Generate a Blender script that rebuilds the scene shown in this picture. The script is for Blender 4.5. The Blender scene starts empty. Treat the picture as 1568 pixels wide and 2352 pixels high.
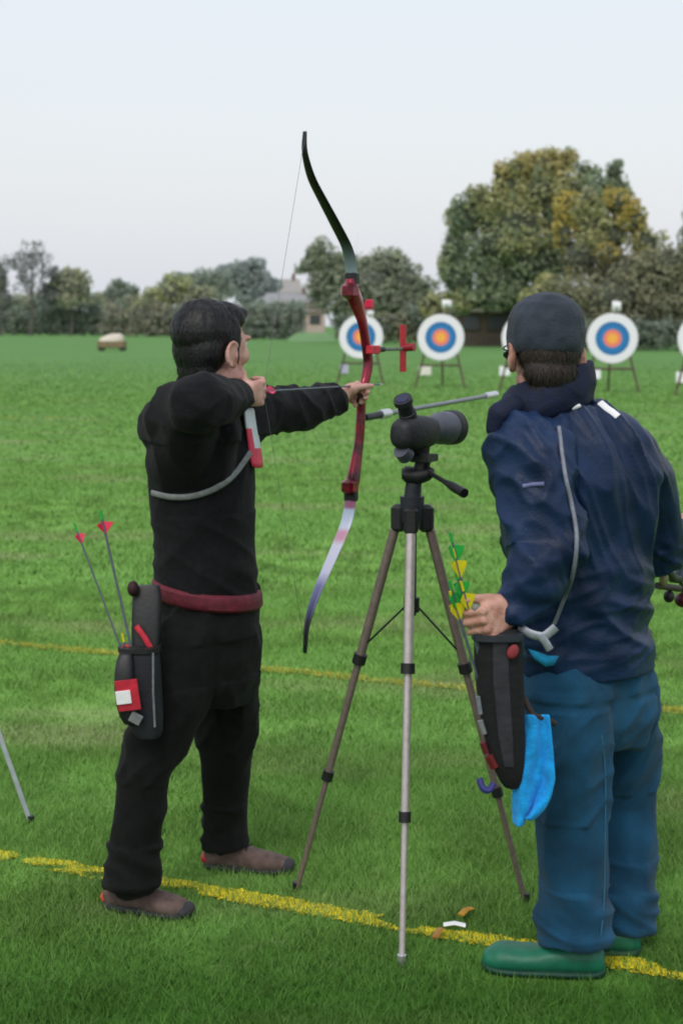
import bpy, math, random
import numpy as np
from mathutils import Vector, Matrix, noise, Quaternion

random.seed(7)
rng = np.random.default_rng(7)
scn = bpy.context.scene
COL = scn.collection
V = Vector
UPV = V((0, 0, 1))

# ------------------------------------------------------------------ camera
CAMZ, PITCH, FPX = 1.67, math.radians(7.5), 3266.7
cam_d = bpy.data.cameras.new("camera")
cam_d.lens = 50; cam_d.sensor_width = 36; cam_d.sensor_fit = 'AUTO'
cam_d.clip_end = 3000; cam_d.clip_start = 0.05
cam = bpy.data.objects.new("camera", cam_d); COL.objects.link(cam)
cam.location = (0, 0, CAMZ); cam.rotation_euler = (math.radians(90) - PITCH, 0, 0)
scn.camera = cam
cam_d.dof.use_dof = True; cam_d.dof.focus_distance = 3.95; cam_d.dof.aperture_fstop = 4.0

def ray(px, py):
    u, v = (px - 784) / FPX, (1176 - py) / FPX
    return V((u, math.cos(PITCH) + v * math.sin(PITCH), -math.sin(PITCH) + v * math.cos(PITCH)))
def P(px, py, d):            # a measured point of the photograph at distance d in front of the lens
    if 3.2 < d < 5.5: d -= .13       # the near group stands a little closer than first measured
    r = ray(px, py); return V((0, 0, CAMZ)) + r * (d / r.y)
def G(px, py):               # where that sight line meets the ground
    r = ray(px, py); return V((0, 0, CAMZ)) + r * (-CAMZ / r.z)
def Q(px, py, p0, n):        # where it meets a plane
    r = ray(px, py); o = V((0, 0, CAMZ)); return o + r * ((p0 - o).dot(n) / r.dot(n))

# ------------------------------------------------------------------ materials
def lin(c):
    c /= 255.0
    return c / 12.92 if c <= 0.04045 else ((c + 0.055) / 1.055) ** 2.4
def S(r, g, b): return (lin(r), lin(g), lin(b))
class NT:
    def __init__(s, m):
        s.t = m.node_tree; s.n = s.t.nodes; s.l = s.t.links
    def add(s, kind, **kw):
        o = s.n.new(kind)
        for k, v in kw.items(): setattr(o, k, v)
        return o
    def link(s, a, b): s.l.new(a, b)
def mix_rgb(nt, fac, a, b, mode='MIX'):
    m = nt.add('ShaderNodeMix', data_type='RGBA', blend_type=mode)
    for sock, val in ((m.inputs[0], fac), (m.inputs[6], a), (m.inputs[7], b)):
        if hasattr(val, 'is_linked'): nt.link(val, sock)
        elif isinstance(val, (int, float)): sock.default_value = val
        else: sock.default_value = (*val, 1)
    return m.outputs[2]
def base_mat(name):
    m = bpy.data.materials.new(name); m.use_nodes = True
    nt = NT(m); return m, nt, nt.n['Principled BSDF']
def mat(name, rgb, rough=.6, scale=40, var=.25, bump=.0, metal=0., rgb2=None, spec=.5, sheen=0., bscale=None, coat=0., crease=None):
    m, nt, b = base_mat(name)
    tc = nt.add('ShaderNodeTexCoord')
    nz = nt.add('ShaderNodeTexNoise'); nz.inputs['Scale'].default_value = scale; nz.inputs['Detail'].default_value = 5
    nt.link(tc.outputs['Object'], nz.inputs['Vector'])
    lo = tuple(c * (1 - var) for c in rgb); hi = rgb2 or tuple(min(1, c * (1 + var)) for c in rgb)
    rp = nt.add('ShaderNodeValToRGB'); rp.color_ramp.elements[0].position = .3; rp.color_ramp.elements[1].position = .7
    rp.color_ramp.elements[0].color = (*lo, 1); rp.color_ramp.elements[1].color = (*hi, 1)
    nt.link(nz.outputs['Fac'], rp.inputs[0]); nt.link(rp.outputs[0], b.inputs['Base Color'])
    b.inputs['Roughness'].default_value = rough; b.inputs['Metallic'].default_value = metal
    b.inputs['Specular IOR Level'].default_value = spec
    if sheen: b.inputs['Sheen Weight'].default_value = sheen
    if coat: b.inputs['Coat Weight'].default_value = coat; b.inputs['Coat Roughness'].default_value = .1
    if bump:
        n2 = nt.add('ShaderNodeTexNoise'); n2.inputs['Scale'].default_value = bscale or scale * 2; n2.inputs['Detail'].default_value = 6
        nt.link(tc.outputs['Object'], n2.inputs['Vector'])
        bp = nt.add('ShaderNodeBump'); bp.inputs['Strength'].default_value = bump; bp.inputs['Distance'].default_value = .01
        nt.link(n2.outputs['Fac'], bp.inputs['Height']); nt.link(bp.outputs[0], b.inputs['Normal'])
        if crease:                     # small sharp creases of worn cloth
            mp = nt.add('ShaderNodeMapping'); mp.inputs['Scale'].default_value = crease[0]; mp.inputs['Rotation'].default_value = (.2, .5, .3); nt.link(tc.outputs['Object'], mp.inputs[0])
            n3 = nt.add('ShaderNodeTexNoise', noise_type='RIDGED_MULTIFRACTAL'); n3.inputs['Scale'].default_value = 1.; n3.inputs['Detail'].default_value = 3; n3.inputs['Distortion'].default_value = .6
            nt.link(mp.outputs[0], n3.inputs['Vector']); b3 = nt.add('ShaderNodeBump'); b3.inputs['Strength'].default_value = crease[1]; b3.inputs['Distance'].default_value = .012
            nt.link(n3.outputs['Fac'], b3.inputs['Height']); nt.link(b3.outputs[0], bp.inputs['Normal'])
    return m

# ------------------------------------------------------------------ mesh building
class MB:
    def __init__(s): s.v = []; s.f = []; s.m = []
    def add(s, vs, fs, mi=0):
        o = len(s.v); s.v += [tuple(x) for x in vs]; s.f += [tuple(i + o for i in f) for f in fs]; s.m += [mi] * len(fs); return s
    def rings(s, rings, mi=0, cap=True):
        n = len(rings[0]); vs = [p for r in rings for p in r]; fs = []
        for k in range(len(rings) - 1):
            for i in range(n):
                j = (i + 1) % n
                fs.append((k*n+i, k*n+j, (k+1)*n+j, (k+1)*n+i))
        if cap:
            fs.append(tuple(range(n - 1, -1, -1))); fs.append(tuple((len(rings)-1)*n + i for i in range(n)))
        return s.add(vs, fs, mi)
    def loft(s, secs, n=24, mi=0, power=2.0, cap=True):   # secs: (centre, half-axis u, half-axis v)
        R = []
        for c, u, v in secs:
            c, u, v = V(c), V(u), V(v); r = []
            for i in range(n):
                a = 2*math.pi*i/n; ca, sa = math.cos(a), math.sin(a)
                ca = math.copysign(abs(ca)**(2/power), ca); sa = math.copysign(abs(sa)**(2/power), sa)
                r.append(c + u*ca + v*sa)
            R.append(r)
        return s.rings(R, mi, cap)
    def tube(s, pts, rad, n=12, mi=0, flat=None, side=None, cap=True):   # flat: second radius list, side: vector of first radius
        pts = [V(p) for p in pts]
        if not hasattr(rad, '__len__'): rad = [rad]*len(pts)
        fl = flat if flat is not None else rad
        if not hasattr(fl, '__len__'): fl = [fl]*len(pts)
        secs = []; pu = V(side) if side is not None else None
        for i, p in enumerate(pts):
            t = (pts[min(i+1, len(pts)-1)] - pts[max(i-1, 0)]).normalized()
            if pu is None: pu = t.cross(V((0, 0, 1)) if abs(t.z) < .9 else V((1, 0, 0)))
            u = (pu - t*pu.dot(t)).normalized(); pu = u
            secs.append((p, u*rad[i], t.cross(u)*fl[i]))
        return s.loft(secs, n, mi, cap=cap)
    def cap_tube(s, pts, rad, n=16, **k):    # limb with rounded ends
        s.tube(pts, rad, n, **k)
        if not hasattr(rad, '__len__'): rad = [rad]*len(pts)
        s.ball(pts[0], (rad[0],)*3); s.ball(pts[-1], (rad[-1],)*3); return s
    def ball(s, c, r, M=None, n=16, mi=0):
        c = V(c); vs = []; fs = []
        h = n//2
        M = M or Matrix.Identity(3)
        vs.append(c + M @ V((0, 0, r[2])))
        for k in range(1, h):
            t = math.pi*k/h
            for i in range(n):
                a = 2*math.pi*i/n
                vs.append(c + M @ V((r[0]*math.sin(t)*math.cos(a), r[1]*math.sin(t)*math.sin(a), r[2]*math.cos(t))))
        vs.append(c + M @ V((0, 0, -r[2])))
        for i in range(n): fs.append((0, 1+i, 1+(i+1) % n))
        for k in range(h-2):
            for i in range(n):
                a, b = 1+k*n+i, 1+k*n+(i+1) % n
                fs.append((a, a+n, b+n, b))
        L = len(vs)-1; o = 1+(h-2)*n
        for i in range(n): fs.append((o+i, L, o+(i+1) % n))
        return s.add(vs, fs, mi)
    def box(s, c, h, M=None, mi=0, bev=.12):    # chamfered box, h half sizes
        c = V(c); M = M or Matrix.Identity(3); x, y, z = h; b = min(h)*bev*2
        R = []
        for zz, k in ((-z, b), (-z+b, 0), (z-b, 0), (z, b)):
            X, Y = x-k, y-k; q = b*.8
            R.append([c + M @ V(p) for p in ((X-q, -Y, zz), (X, -Y+q, zz), (X, Y-q, zz), (X-q, Y, zz), (-X+q, Y, zz), (-X, Y-q, zz), (-X, -Y+q, zz), (-X+q, -Y, zz))])
        return s.rings(R, mi)
def frame(x, y, z): return Matrix((x, y, z)).transposed()
ORG = {}
def empty(name, loc, rz=0):
    o = bpy.data.objects.new(name, None); COL.objects.link(o); o.location = loc; o.rotation_euler = (0, 0, rz)
    o.empty_display_size = .1; ORG[o.name] = V(loc); return o
def tag(o, label=None, cat=None, group=None, kind=None):
    if label: o['label'] = label
    if cat: o['category'] = cat
    if group: o['group'] = group
    if kind: o['kind'] = kind
    return o
def thing(name, loc, label, cat, group=None, rz=0): return tag(empty(name, loc, rz), label, cat, group)
def link_mesh(name, me, mats, parent, local=False, label=None):
    o = bpy.data.objects.new(name, me); COL.objects.link(o)
    for m in (mats if isinstance(mats, (list, tuple)) else [mats]): me.materials.append(m)
    if parent:
        o.parent = parent; ORG[o.name] = ORG[parent.name]
        if not local: me.transform(Matrix.Translation(-ORG[parent.name]))
    else: ORG[o.name] = V((0, 0, 0))
    if label: o['label'] = label
    return o
def build(name, mb, mats, parent=None, smooth=True, local=False, origin=None, label=None, subsurf=0):
    me = bpy.data.meshes.new(name); me.from_pydata(mb.v, [], mb.f)
    if len(set(mb.m)) > 1: me.polygons.foreach_set('material_index', mb.m)
    me.update()
    o = link_mesh(name, me, mats, parent, local, label)
    if origin is not None and parent is None:
        me.transform(Matrix.Translation(-V(origin))); o.location = origin; ORG[o.name] = V(origin)
    if smooth:
        me.polygons.foreach_set('use_smooth', [True]*len(me.polygons))
        try: me.set_sharp_from_angle(angle=math.radians(42))
        except Exception: pass
    if subsurf:
        sm = o.modifiers.new('s', 'SUBSURF'); sm.levels = sm.render_levels = subsurf
    return o
def fuse(name, mb, mats, parent, voxel=.006, smooth=6, disp=None, label=None, factor=.5):
    # overlapping closed shapes grown together into ONE continuous skin
    me = bpy.data.meshes.new('tmp'); me.from_pydata(mb.v, [], mb.f); me.update()
    t = bpy.data.objects.new('tmp', me); COL.objects.link(t)
    r = t.modifiers.new('r', 'REMESH'); r.mode = 'VOXEL'; r.voxel_size = voxel
    s = t.modifiers.new('s', 'SMOOTH'); s.iterations = smooth; s.factor = factor
    dg = bpy.context.evaluated_depsgraph_get(); dg.update()
    out = bpy.data.meshes.new_from_object(t.evaluated_get(dg)); out.name = name
    bpy.data.objects.remove(t); bpy.data.meshes.remove(me)
    if disp:
        n = len(out.vertices); co = np.empty(n*3); out.vertices.foreach_get('co', co); co = co.reshape(-1, 3)
        no = np.array([v.normal for v in out.vertices])
        d = np.array([disp(V(c), V(q)) for c, q in zip(co, no)])
        out.vertices.foreach_set('co', (co + no*d[:, None]).ravel()); out.update()
    out.polygons.foreach_set('use_smooth', [True]*len(out.polygons))
    return link_mesh(name, out, mats, parent, False, label)
def add_strands(o, n, top, ln=.030, wd=.0011, lift=.004, seed=1):
    # short locks lying on the hair, combed down and back from the crown
    r = random.Random(seed); me = o.data; vs = [v.co.copy() for v in me.vertices]; fs = [tuple(p.vertices) for p in me.polygons]; top = V(top) - ORG[o.name]; P_ = list(me.polygons)
    for _ in range(n):
        p = r.choice(P_); c = V(p.center); nr = V(p.normal)
        d = (c - top)*.6 + V((r.gauss(0, .02), r.gauss(0, .02), -.05 + r.gauss(0, .015))); d = (d - nr*d.dot(nr))
        if d.length < 1e-4: continue
        d.normalize(); sd_ = nr.cross(d)*wd*r.uniform(.6, 1.4); L = ln*r.uniform(.5, 1.2); k = len(vs)
        a_, b_, e_ = c + nr*.0005, c + d*L*.55 + nr*lift*r.uniform(.4, 1), c + d*L + nr*lift*r.uniform(-.2, .8)
        vs += [a_ - sd_, a_ + sd_, b_ + sd_, b_ - sd_, e_]; fs += [(k, k+1, k+2, k+3), (k+3, k+2, k+4)]
    m2 = bpy.data.meshes.new(o.name); m2.from_pydata(vs, [], fs); m2.update(); m2.polygons.foreach_set('use_smooth', [True]*len(m2.polygons))
    for m_ in me.materials: m2.materials.append(m_)
    o.data = m2
def array_mesh(name, co, nq, mats, parent=None, rnd=None, mi=None, tri=False):
    # many separate small faces (blades, leaves): co (N*k,3)
    k = 3 if tri else 4; me = bpy.data.meshes.new(name); n = len(co)
    me.vertices.add(n); me.vertices.foreach_set('co', np.asarray(co, dtype=np.float32).ravel())
    me.loops.add(n); me.loops.foreach_set('vertex_index', np.arange(n, dtype=np.int32))
    me.polygons.add(n//k); me.polygons.foreach_set('loop_start', np.arange(0, n, k, dtype=np.int32))
    if mi is not None: me.polygons.foreach_set('material_index', np.asarray(mi, dtype=np.int32))
    me.update(calc_edges=True)
    if rnd is not None:
        a = me.attributes.new('rnd', 'FLOAT', 'POINT'); a.data.foreach_set('value', np.repeat(rnd, k).astype(np.float32))
    return link_mesh(name, me, mats, parent)

def curve(pts, n=6):            # smooth interpolation
    pts = [V(p) for p in pts]; out = []
    ext = [pts[0]*2 - pts[1]] + pts + [pts[-1]*2 - pts[-2]]
    for i in range(1, len(ext)-2):
        p0, p1, p2, p3 = ext[i-1:i+3]
        for j in range(n):
            t = j/n; out.append(.5*((2*p1) + (p2-p0)*t + (2*p0-5*p1+4*p2-p3)*t*t + (-p0+3*p1-3*p2+p3)*t**3))
    return out + [pts[-1]]
def fbm(p, o=3): return noise.fractal(p, 1.0, 2.0, o)
def ridge(p):                      # cloth creases: sharp valleys, soft ridges
    return 1 - abs(noise.noise(p))*2

# ------------------------------------------------------------------ world and light
w = bpy.data.worlds.new("World"); scn.world = w; w.use_nodes = True
nt = NT(w); bg = nt.n['Background']; out = nt.n['World Output']
sky = nt.add('ShaderNodeTexSky', sky_type='NISHITA'); sky.sun_disc = False
SUN_EL, SUN_AZ = math.radians(52), math.radians(200)
sky.sun_elevation = SUN_EL; sky.sun_rotation = SUN_AZ; sky.air_density = 2.0; sky.dust_density = 4.0
bg.inputs['Strength'].default_value = .035; nt.link(sky.outputs[0], bg.inputs['Color'])
tc = nt.add('ShaderNodeTexCoord'); sep = nt.add('ShaderNodeSeparateXYZ'); nt.link(tc.outputs['Generated'], sep.inputs[0])
cl = nt.add('ShaderNodeTexNoise'); cl.inputs['Scale'].default_value = 2.2; cl.inputs['Detail'].default_value = 4
nt.link(tc.outputs['Generated'], cl.inputs['Vector'])
rp = nt.add('ShaderNodeValToRGB'); e = rp.color_ramp.elements
e[0].position = 0.; e[0].color = (*S(224, 229, 238), 1); e[1].position = .30; e[1].color = (*S(227, 232, 241), 1)
e2 = rp.color_ramp.elements.new(.10); e2.color = (*S(226, 231, 240), 1)
nt.link(sep.outputs['Z'], rp.inputs[0])
mul = mix_rgb(nt, .10, rp.outputs[0], cl.outputs['Fac'], 'SOFT_LIGHT')
bg2 = nt.add('ShaderNodeBackground'); bg2.inputs['Strength'].default_value = .90; nt.link(mul, bg2.inputs['Color'])
ad = nt.add('ShaderNodeAddShader'); nt.link(bg.outputs[0], ad.inputs[0]); nt.link(bg2.outputs[0], ad.inputs[1]); nt.link(ad.outputs[0], out.inputs[0])
sd = bpy.data.lights.new("sun", 'SUN'); sd.energy = 1.1; sd.angle = math.radians(25); sd.color = (1, .97, .92)
sun = bpy.data.objects.new("sun", sd); COL.objects.link(sun)
dirv = V((math.sin(SUN_AZ)*math.cos(SUN_EL), math.cos(SUN_AZ)*math.cos(SUN_EL), math.sin(SUN_EL)))
sun.rotation_euler = dirv.to_track_quat('Z', 'Y').to_euler(); sun.location = dirv*30
scn.view_settings.view_transform = 'Standard'; scn.view_settings.look = 'None'; scn.view_settings.exposure = 0
scn.cycles.use_denoising = True; scn.cycles.filter_width = 1.9
scn.cycles.max_bounces = 6; scn.cycles.diffuse_bounces = 3; scn.cycles.transparent_max_bounces = 6

# ------------------------------------------------------------------ grass
def grass_colour(nt, rnd=None):
    geo = nt.add('ShaderNodeNewGeometry')
    def nz(scale, det, stretch=None):
        n = nt.add('ShaderNodeTexNoise'); n.inputs['Scale'].default_value = scale; n.inputs['Detail'].default_value = det
        if stretch:
            mp = nt.add('ShaderNodeMapping'); mp.inputs['Scale'].default_value = stretch
            nt.link(geo.outputs['Position'], mp.inputs[0]); nt.link(mp.outputs[0], n.inputs['Vector'])
        else: nt.link(geo.outputs['Position'], n.inputs['Vector'])
        return n.outputs['Fac']
    def ramp(f, a, b):
        r = nt.add('ShaderNodeMapRange'); r.inputs[1].default_value = a; r.inputs[2].default_value = b; nt.link(f, r.inputs[0]); return r.outputs[0]
    c = mix_rgb(nt, ramp(nz(3.2, 6), .40, .60), (.080, .175, .030), (.20, .39, .085))
    c = mix_rgb(nt, ramp(nz(.55, 4), .38, .66), c, (.135, .30, .060))
    c = mix_rgb(nt, ramp(nz(.8, 7, (.6, 1.5, 1)), .54, .70), c, (.25, .29, .13))     # worn, trodden patches
    c = mix_rgb(nt, ramp(nz(14, 3), .56, .8), c, (.22, .34, .12))
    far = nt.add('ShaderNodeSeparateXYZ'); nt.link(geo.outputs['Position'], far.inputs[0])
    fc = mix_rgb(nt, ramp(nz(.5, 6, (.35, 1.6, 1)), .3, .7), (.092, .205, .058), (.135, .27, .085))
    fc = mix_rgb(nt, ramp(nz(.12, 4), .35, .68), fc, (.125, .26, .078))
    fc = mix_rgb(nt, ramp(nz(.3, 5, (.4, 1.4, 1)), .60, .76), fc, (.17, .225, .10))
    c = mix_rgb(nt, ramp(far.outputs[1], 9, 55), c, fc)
    vignette_fade = ramp(far.outputs[1], 3.35, 4.1)
    if rnd is not None:
        at = nt.add('ShaderNodeAttribute', attribute_name='rnd')
        c = mix_rgb(nt, .34, c, mix_rgb(nt, at.outputs['Fac'], (.12, .26, .042), (.46, .76, .20)), 'MIX')
    return mix_rgb(nt, vignette_fade, mix_rgb(nt, 1., c, (.40, .52, .36), 'MULTIPLY'), c)      # foreground turf darkened in its colour to imitate lens vignetting
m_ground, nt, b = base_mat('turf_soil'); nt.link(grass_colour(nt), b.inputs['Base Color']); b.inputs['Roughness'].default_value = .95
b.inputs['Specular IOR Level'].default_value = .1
n2 = nt.add('ShaderNodeTexNoise'); n2.inputs['Scale'].default_value = 9; n2.inputs['Detail'].default_value = 8
g2 = nt.add('ShaderNodeNewGeometry'); nt.link(g2.outputs['Position'], n2.inputs['Vector'])
bp = nt.add('ShaderNodeBump'); bp.inputs['Strength'].default_value = .6; bp.inputs['Distance'].default_value = .08
nt.link(n2.outputs['Fac'], bp.inputs['Height']); nt.link(bp.outputs[0], b.inputs['Normal'])
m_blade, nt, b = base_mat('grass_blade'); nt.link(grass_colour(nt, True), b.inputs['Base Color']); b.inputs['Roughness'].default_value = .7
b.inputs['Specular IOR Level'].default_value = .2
m_paint, nt, b = base_mat('yellow_line_paint')
at = nt.add('ShaderNodeAttribute', attribute_name='rnd')
nt.link(mix_rgb(nt, at.outputs['Fac'], (.50, .43, .02), (.90, .72, .012)), b.inputs['Base Color']); b.inputs['Roughness'].default_value = .8
m_fade, nt, b = base_mat('faded_line_paint')
at = nt.add('ShaderNodeAttribute', attribute_name='rnd')
nt.link(mix_rgb(nt, at.outputs['Fac'], (.30, .36, .06), (.62, .56, .09)), b.inputs['Base Color']); b.inputs['Roughness'].default_value = .9

mb = MB(); xs = [-900, -60, -12, -6, -3, -1.5, 0, 1.5, 3, 6, 12, 60, 900]; ys = [-60, 0, 3, 5, 7, 9, 14, 30, 80, 200, 500, 1500]
vs = [(x, y, 0) for y in ys for x in xs]; n = len(xs)
fs = [(j*n+i, j*n+i+1, (j+1)*n+i+1, (j+1)*n+i) for j in range(len(ys)-1) for i in range(n-1)]
tag(build('ground', mb.add(vs, fs), m_ground), kind='structure')

def blades(pos, h0, h1, wd, lean):
    n = len(pos); a = rng.uniform(0, 2*np.pi, n); h = rng.uniform(h0, h1, n); L = rng.normal(0, lean, (n, 2))*h[:, None]
    w_ = wd*rng.uniform(.6, 1.3, n); dx, dy = np.cos(a)*w_, np.sin(a)*w_
    co = np.zeros((n, 3, 3)); co[:, 0, 0] = pos[:, 0]-dx; co[:, 0, 1] = pos[:, 1]-dy; co[:, 1, 0] = pos[:, 0]+dx; co[:, 1, 1] = pos[:, 1]+dy
    co[:, 0, 2] = co[:, 1, 2] = -.002
    co[:, 2, 0] = pos[:, 0]+L[:, 0]; co[:, 2, 1] = pos[:, 1]+L[:, 1]; co[:, 2, 2] = h
    return co.reshape(-1, 3)
def wedge(n, d0, d1):
    d = np.sqrt(rng.uniform(d0*d0, d1*d1, n)) if d0 < 30 else d0 + (d1-d0)*rng.power(1.0, n)*rng.uniform(.2, 1, n); return np.stack([rng.uniform(-.42, .42, n)*d, d], 1)
def patchy(pos, s, t):
    f = np.array([noise.noise(V((x*s, y*s, 3.1))) for x, y in pos]); return pos[f + rng.normal(0, .25, len(pos)) > t]
sets = [(wedge(290000, 2.6, 5.5), .010, .036, .0017, .55), (wedge(180000, 5.5, 9), .010, .038, .0028, .55), (wedge(110000, 9, 17), .015, .05, .007, .6), (wedge(80000, 17, 34), .015, .05, .018, .6), (wedge(80000, 30, 75), .01, .045, .034, .6)]
cos = []
for pos, h0, h1, wd, ln in sets:
    cos.append(blades(patchy(pos, 1.6, -.45), h0, h1, wd, ln))
co = np.concatenate(cos); rnd = np.clip(rng.normal(.45, .25, len(co)//3), 0, 1)
tag(array_mesh('grass', co, 0, m_blade, rnd=rnd, tri=True), 'short mown green grass growing over the whole archery field', 'grass', kind='stuff')

def line(name, a, b_, width, dens, m, keep=-.4, hh=.03):
    a, b_ = V(a), V(b_); L = (b_-a).length; t = (b_-a)/L; s_ = V((-t.y, t.x, 0)); n = int(L*dens)
    u = rng.uniform(0, L, n); v = np.clip(rng.normal(0, .42, n), -1.1, 1.1)*width/2
    wob = np.array([noise.noise(V((x*.9, 0, 7)))*width*.35 for x in u])
    k = np.array([noise.noise(V((x*4, y*14, 1))) + noise.noise(V((x*11, y*25, 5)))*.6 for x, y in zip(u, v)]) > keep
    pos = np.stack([a.x + t.x*u + s_.x*(v+wob), a.y + t.y*u + s_.y*(v+wob)], 1)[k]
    c1 = blades(pos, .004, hh, .004, .8)
    # flecks of paint on the soil between the blades
    nq = int(len(pos)*.55); q = pos[:nq]; r = rng.uniform(.006, .016, nq); al = rng.uniform(0, 6.28, nq)
    c2 = np.zeros((nq, 3, 3))
    for i in range(3):
        c2[:, i, 0] = q[:, 0]+r*np.cos(al+2.1*i); c2[:, i, 1] = q[:, 1]+r*np.sin(al+2.1*i)
    c2[:, :, 2] = rng.uniform(.003, .009, nq)[:, None]
    co = np.concatenate([c1, c2.reshape(-1, 3)]); 
    return tag(array_mesh(name, co, 0, m, rnd=np.clip(rng.normal(.6, .25, len(co)//3), 0, 1), tri=True), kind='structure')
pa, pb = G(0, 1965), G(1568, 2240); ex = (pb-pa)
line('shooting_line', pa - ex*.12, pb + ex*.12, .070, 11000, m_paint, keep=-.20, hh=.011)
pa, pb = G(0, 1478), G(1085, 1588); ex = (pb-pa)
line('waiting_line', pa - ex*.1, pb + ex*.75, .07, 2600, m_fade, keep=-.2)
pa, pb = G(0, 962), G(140, 962)
line('distance_line', pa - V((2, 0, 0)), pb, .10, 500, m_fade, keep=.0, hh=.05)

# ------------------------------------------------------------------ shared materials
m_black = mat('black_cloth', (.0065, .0065, .0085), .9, 60, .35, .35, sheen=.03, bscale=220, spec=.25, crease=((9, 9, 5), .55))
m_trs = mat('black_trouser_cloth', (.0045, .005, .005), .9, 40, .35, .3, sheen=.03, bscale=260, spec=.25, crease=((9, 9, 5), .6))
m_navy = mat('navy_rain_cloth', S(17, 36, 66), .44, 7, .30, .2, sheen=.0, bscale=140, spec=.22, rgb2=S(30, 52, 88), crease=((10, 8, 6), .7))  # paler blue in the mottling stands in for highlights on the cloth
m_navy2 = mat('navy_collar_cloth', S(14, 24, 50), .7, 30, .3, .25, bscale=150, spec=.3)
m_teal = mat('teal_denim', S(20, 69, 98), .85, 8, .38, .35, sheen=.08, bscale=300, spec=.25, crease=((9, 9, 6), .6))
m_skin = mat('skin', S(204, 146, 130), .6, 28, .22, .3, rgb2=S(222, 176, 164), bscale=260)
m_skin2 = mat('ruddy_skin', S(190, 132, 112), .6, 26, .28, .35, rgb2=S(212, 164, 148), bscale=240)
for m_ in (m_skin, m_skin2):
    b = m_.node_tree.nodes['Principled BSDF']; b.inputs['Subsurface Weight'].default_value = .05; b.inputs['Subsurface Radius'].default_value = (.01, .004, .002)
m_hair = mat('black_hair', (.007, .0065, .008), .5, 30, .4, .15, bscale=200)
m_hair2 = mat('brown_hair', (.022, .013, .009), .65, 40, .4, .15, bscale=200)
m_cap = mat('charcoal_cap_cloth', S(44, 52, 64), .9, 20, .35, .4, bscale=220, sheen=.05)
m_belt = mat('dark_red_belt', S(96, 22, 40), .7, 40, .3, .2)
m_eye = mat('eye_white', (.7, .68, .65), .2); m_iris = mat('dark_iris', (.02, .012, .008), .15)
m_brown = mat('brown_suede', S(96, 78, 72), .85, 30, .35, .3); m_sole = mat('dark_sole', (.03, .03, .035), .8, 40)
m_orange = mat('orange_heel', S(214, 72, 44), .6, 40, .2); m_red = mat('red_trim', S(190, 34, 56), .5, 40, .25)
m_green = mat('green_rubber', S(22, 104, 78), .5, 18, .25, .12, bscale=60)
m_greend = mat('dark_green_rubber', S(10, 62, 48), .6, 30, .2)
m_white = mat('white_plastic', (.86, .86, .88), .5, 30, .08); m_offw = mat('cream_board', (.72, .70, .62), .6, 20, .08)
m_silver = mat('silver_metal', (.62, .62, .66), .35, 60, .1, metal=.7)
m_grey = mat('grey_piping', S(120, 124, 136), .5, 60, .2); m_strap = mat('grey_strap', S(118, 122, 122), .6, 60, .2)
m_dark = mat('black_plastic', (.012, .012, .014), .5, 40, .3, .1); m_dark2 = mat('charcoal_plastic', S(40, 44, 54), .55, 30, .25, .15)
m_riser = mat('anodised_red', S(58, 5, 12), .30, 14, .75, metal=.5, coat=.4, rgb2=S(176, 26, 62))
m_riserd = mat('dark_red_metal', S(70, 8, 18), .4, 40, .3, metal=.4)
m_limbk = mat('black_limb', (.006, .006, .007), .35, 60, .2)
m_carbon = mat('carbon_rod', S(122, 124, 132), .35, 60, .2, metal=.3)
m_scope = mat('scope_rubber', S(30, 32, 36), .6, 40, .3, .2); m_scopeg = mat('scope_grey_armour', S(74, 77, 90), .5, 40, .15, .1)
m_glass = mat('dark_lens', S(28, 32, 70), .08, 10, .2)
m_champ = mat('lit_champagne_tube', S(196, 186, 186), .35, 60, .12, metal=.35); m_taupe = mat('taupe_tube', S(132, 117, 112), .4, 60, .15, metal=.3)  # front tripod leg coloured paler, as lit, than the rear ones
m_blue = mat('blue_towel', S(10, 156, 238), .95, 40, .25, .5, sheen=.1, bscale=250, crease=((18, 18, 10), .6))
m_wood = mat('weathered_wood', S(92, 78, 66), .85, 6, .35, .3)
m_yel = mat('yellow_vane', S(208, 196, 10), .5, 40, .15); m_grn = mat('green_vane', S(30, 160, 60), .5, 40, .15)

# ------------------------------------------------------------------ bodies
def head(mb, c, yaw, pitch=0., roll=0., k=1.0):
    R = (Matrix.Rotation(-yaw, 3, 'Z') @ Matrix.Rotation(pitch, 3, 'X') @ Matrix.Rotation(roll, 3, 'Y'))
    T = lambda x, y, z: V(c) + R @ (V((x, y, z))*k)
    B = lambda p, r, M=None: mb.ball(T(*p), tuple(q*k for q in r), R @ M if M else R, 20)
    B((0, -.012, .035), (.074, .096, .085)); B((0, .035, .005), (.063, .062, .085)); B((0, .040, -.055), (.052, .052, .060))
    B((0, .076, -.098), (.022, .018, .018))
    for s in (-1, 1):
        B((s*.040, .062, -.018), (.024, .024, .026)); B((s*.046, .005, -.066), (.016, .045, .030))
        E = Matrix.Rotation(s*.12, 3, 'Z')
        B((s*.083, -.016, -.016), (.009, .026, .033), E); mb.tube([T(s*(.090 + .004*math.sin(q_)), -.016 - .025*math.sin(q_), -.014 + .032*math.cos(q_)) for q_ in np.linspace(-.9, 2.9, 14)], .0048*k, 8); B((s*.086, -.006, -.020), (.008, .008, .010)); B((s*.079, -.006, -.040), (.009, .011, .012), E)
        B((s*.030, .086, .028), (.026, .012, .009))
    mb.tube([T(0, .094, .022), T(0, .108, -.004), T(0, .118, -.028)], [.008*k, .010*k, .012*k], 12)
    B((0, .112, -.032), (.017, .012, .010)); B((0, .090, -.062), (.024, .011, .006)); B((0, .089, -.072), (.020, .010, .007))
    return R, T
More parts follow.
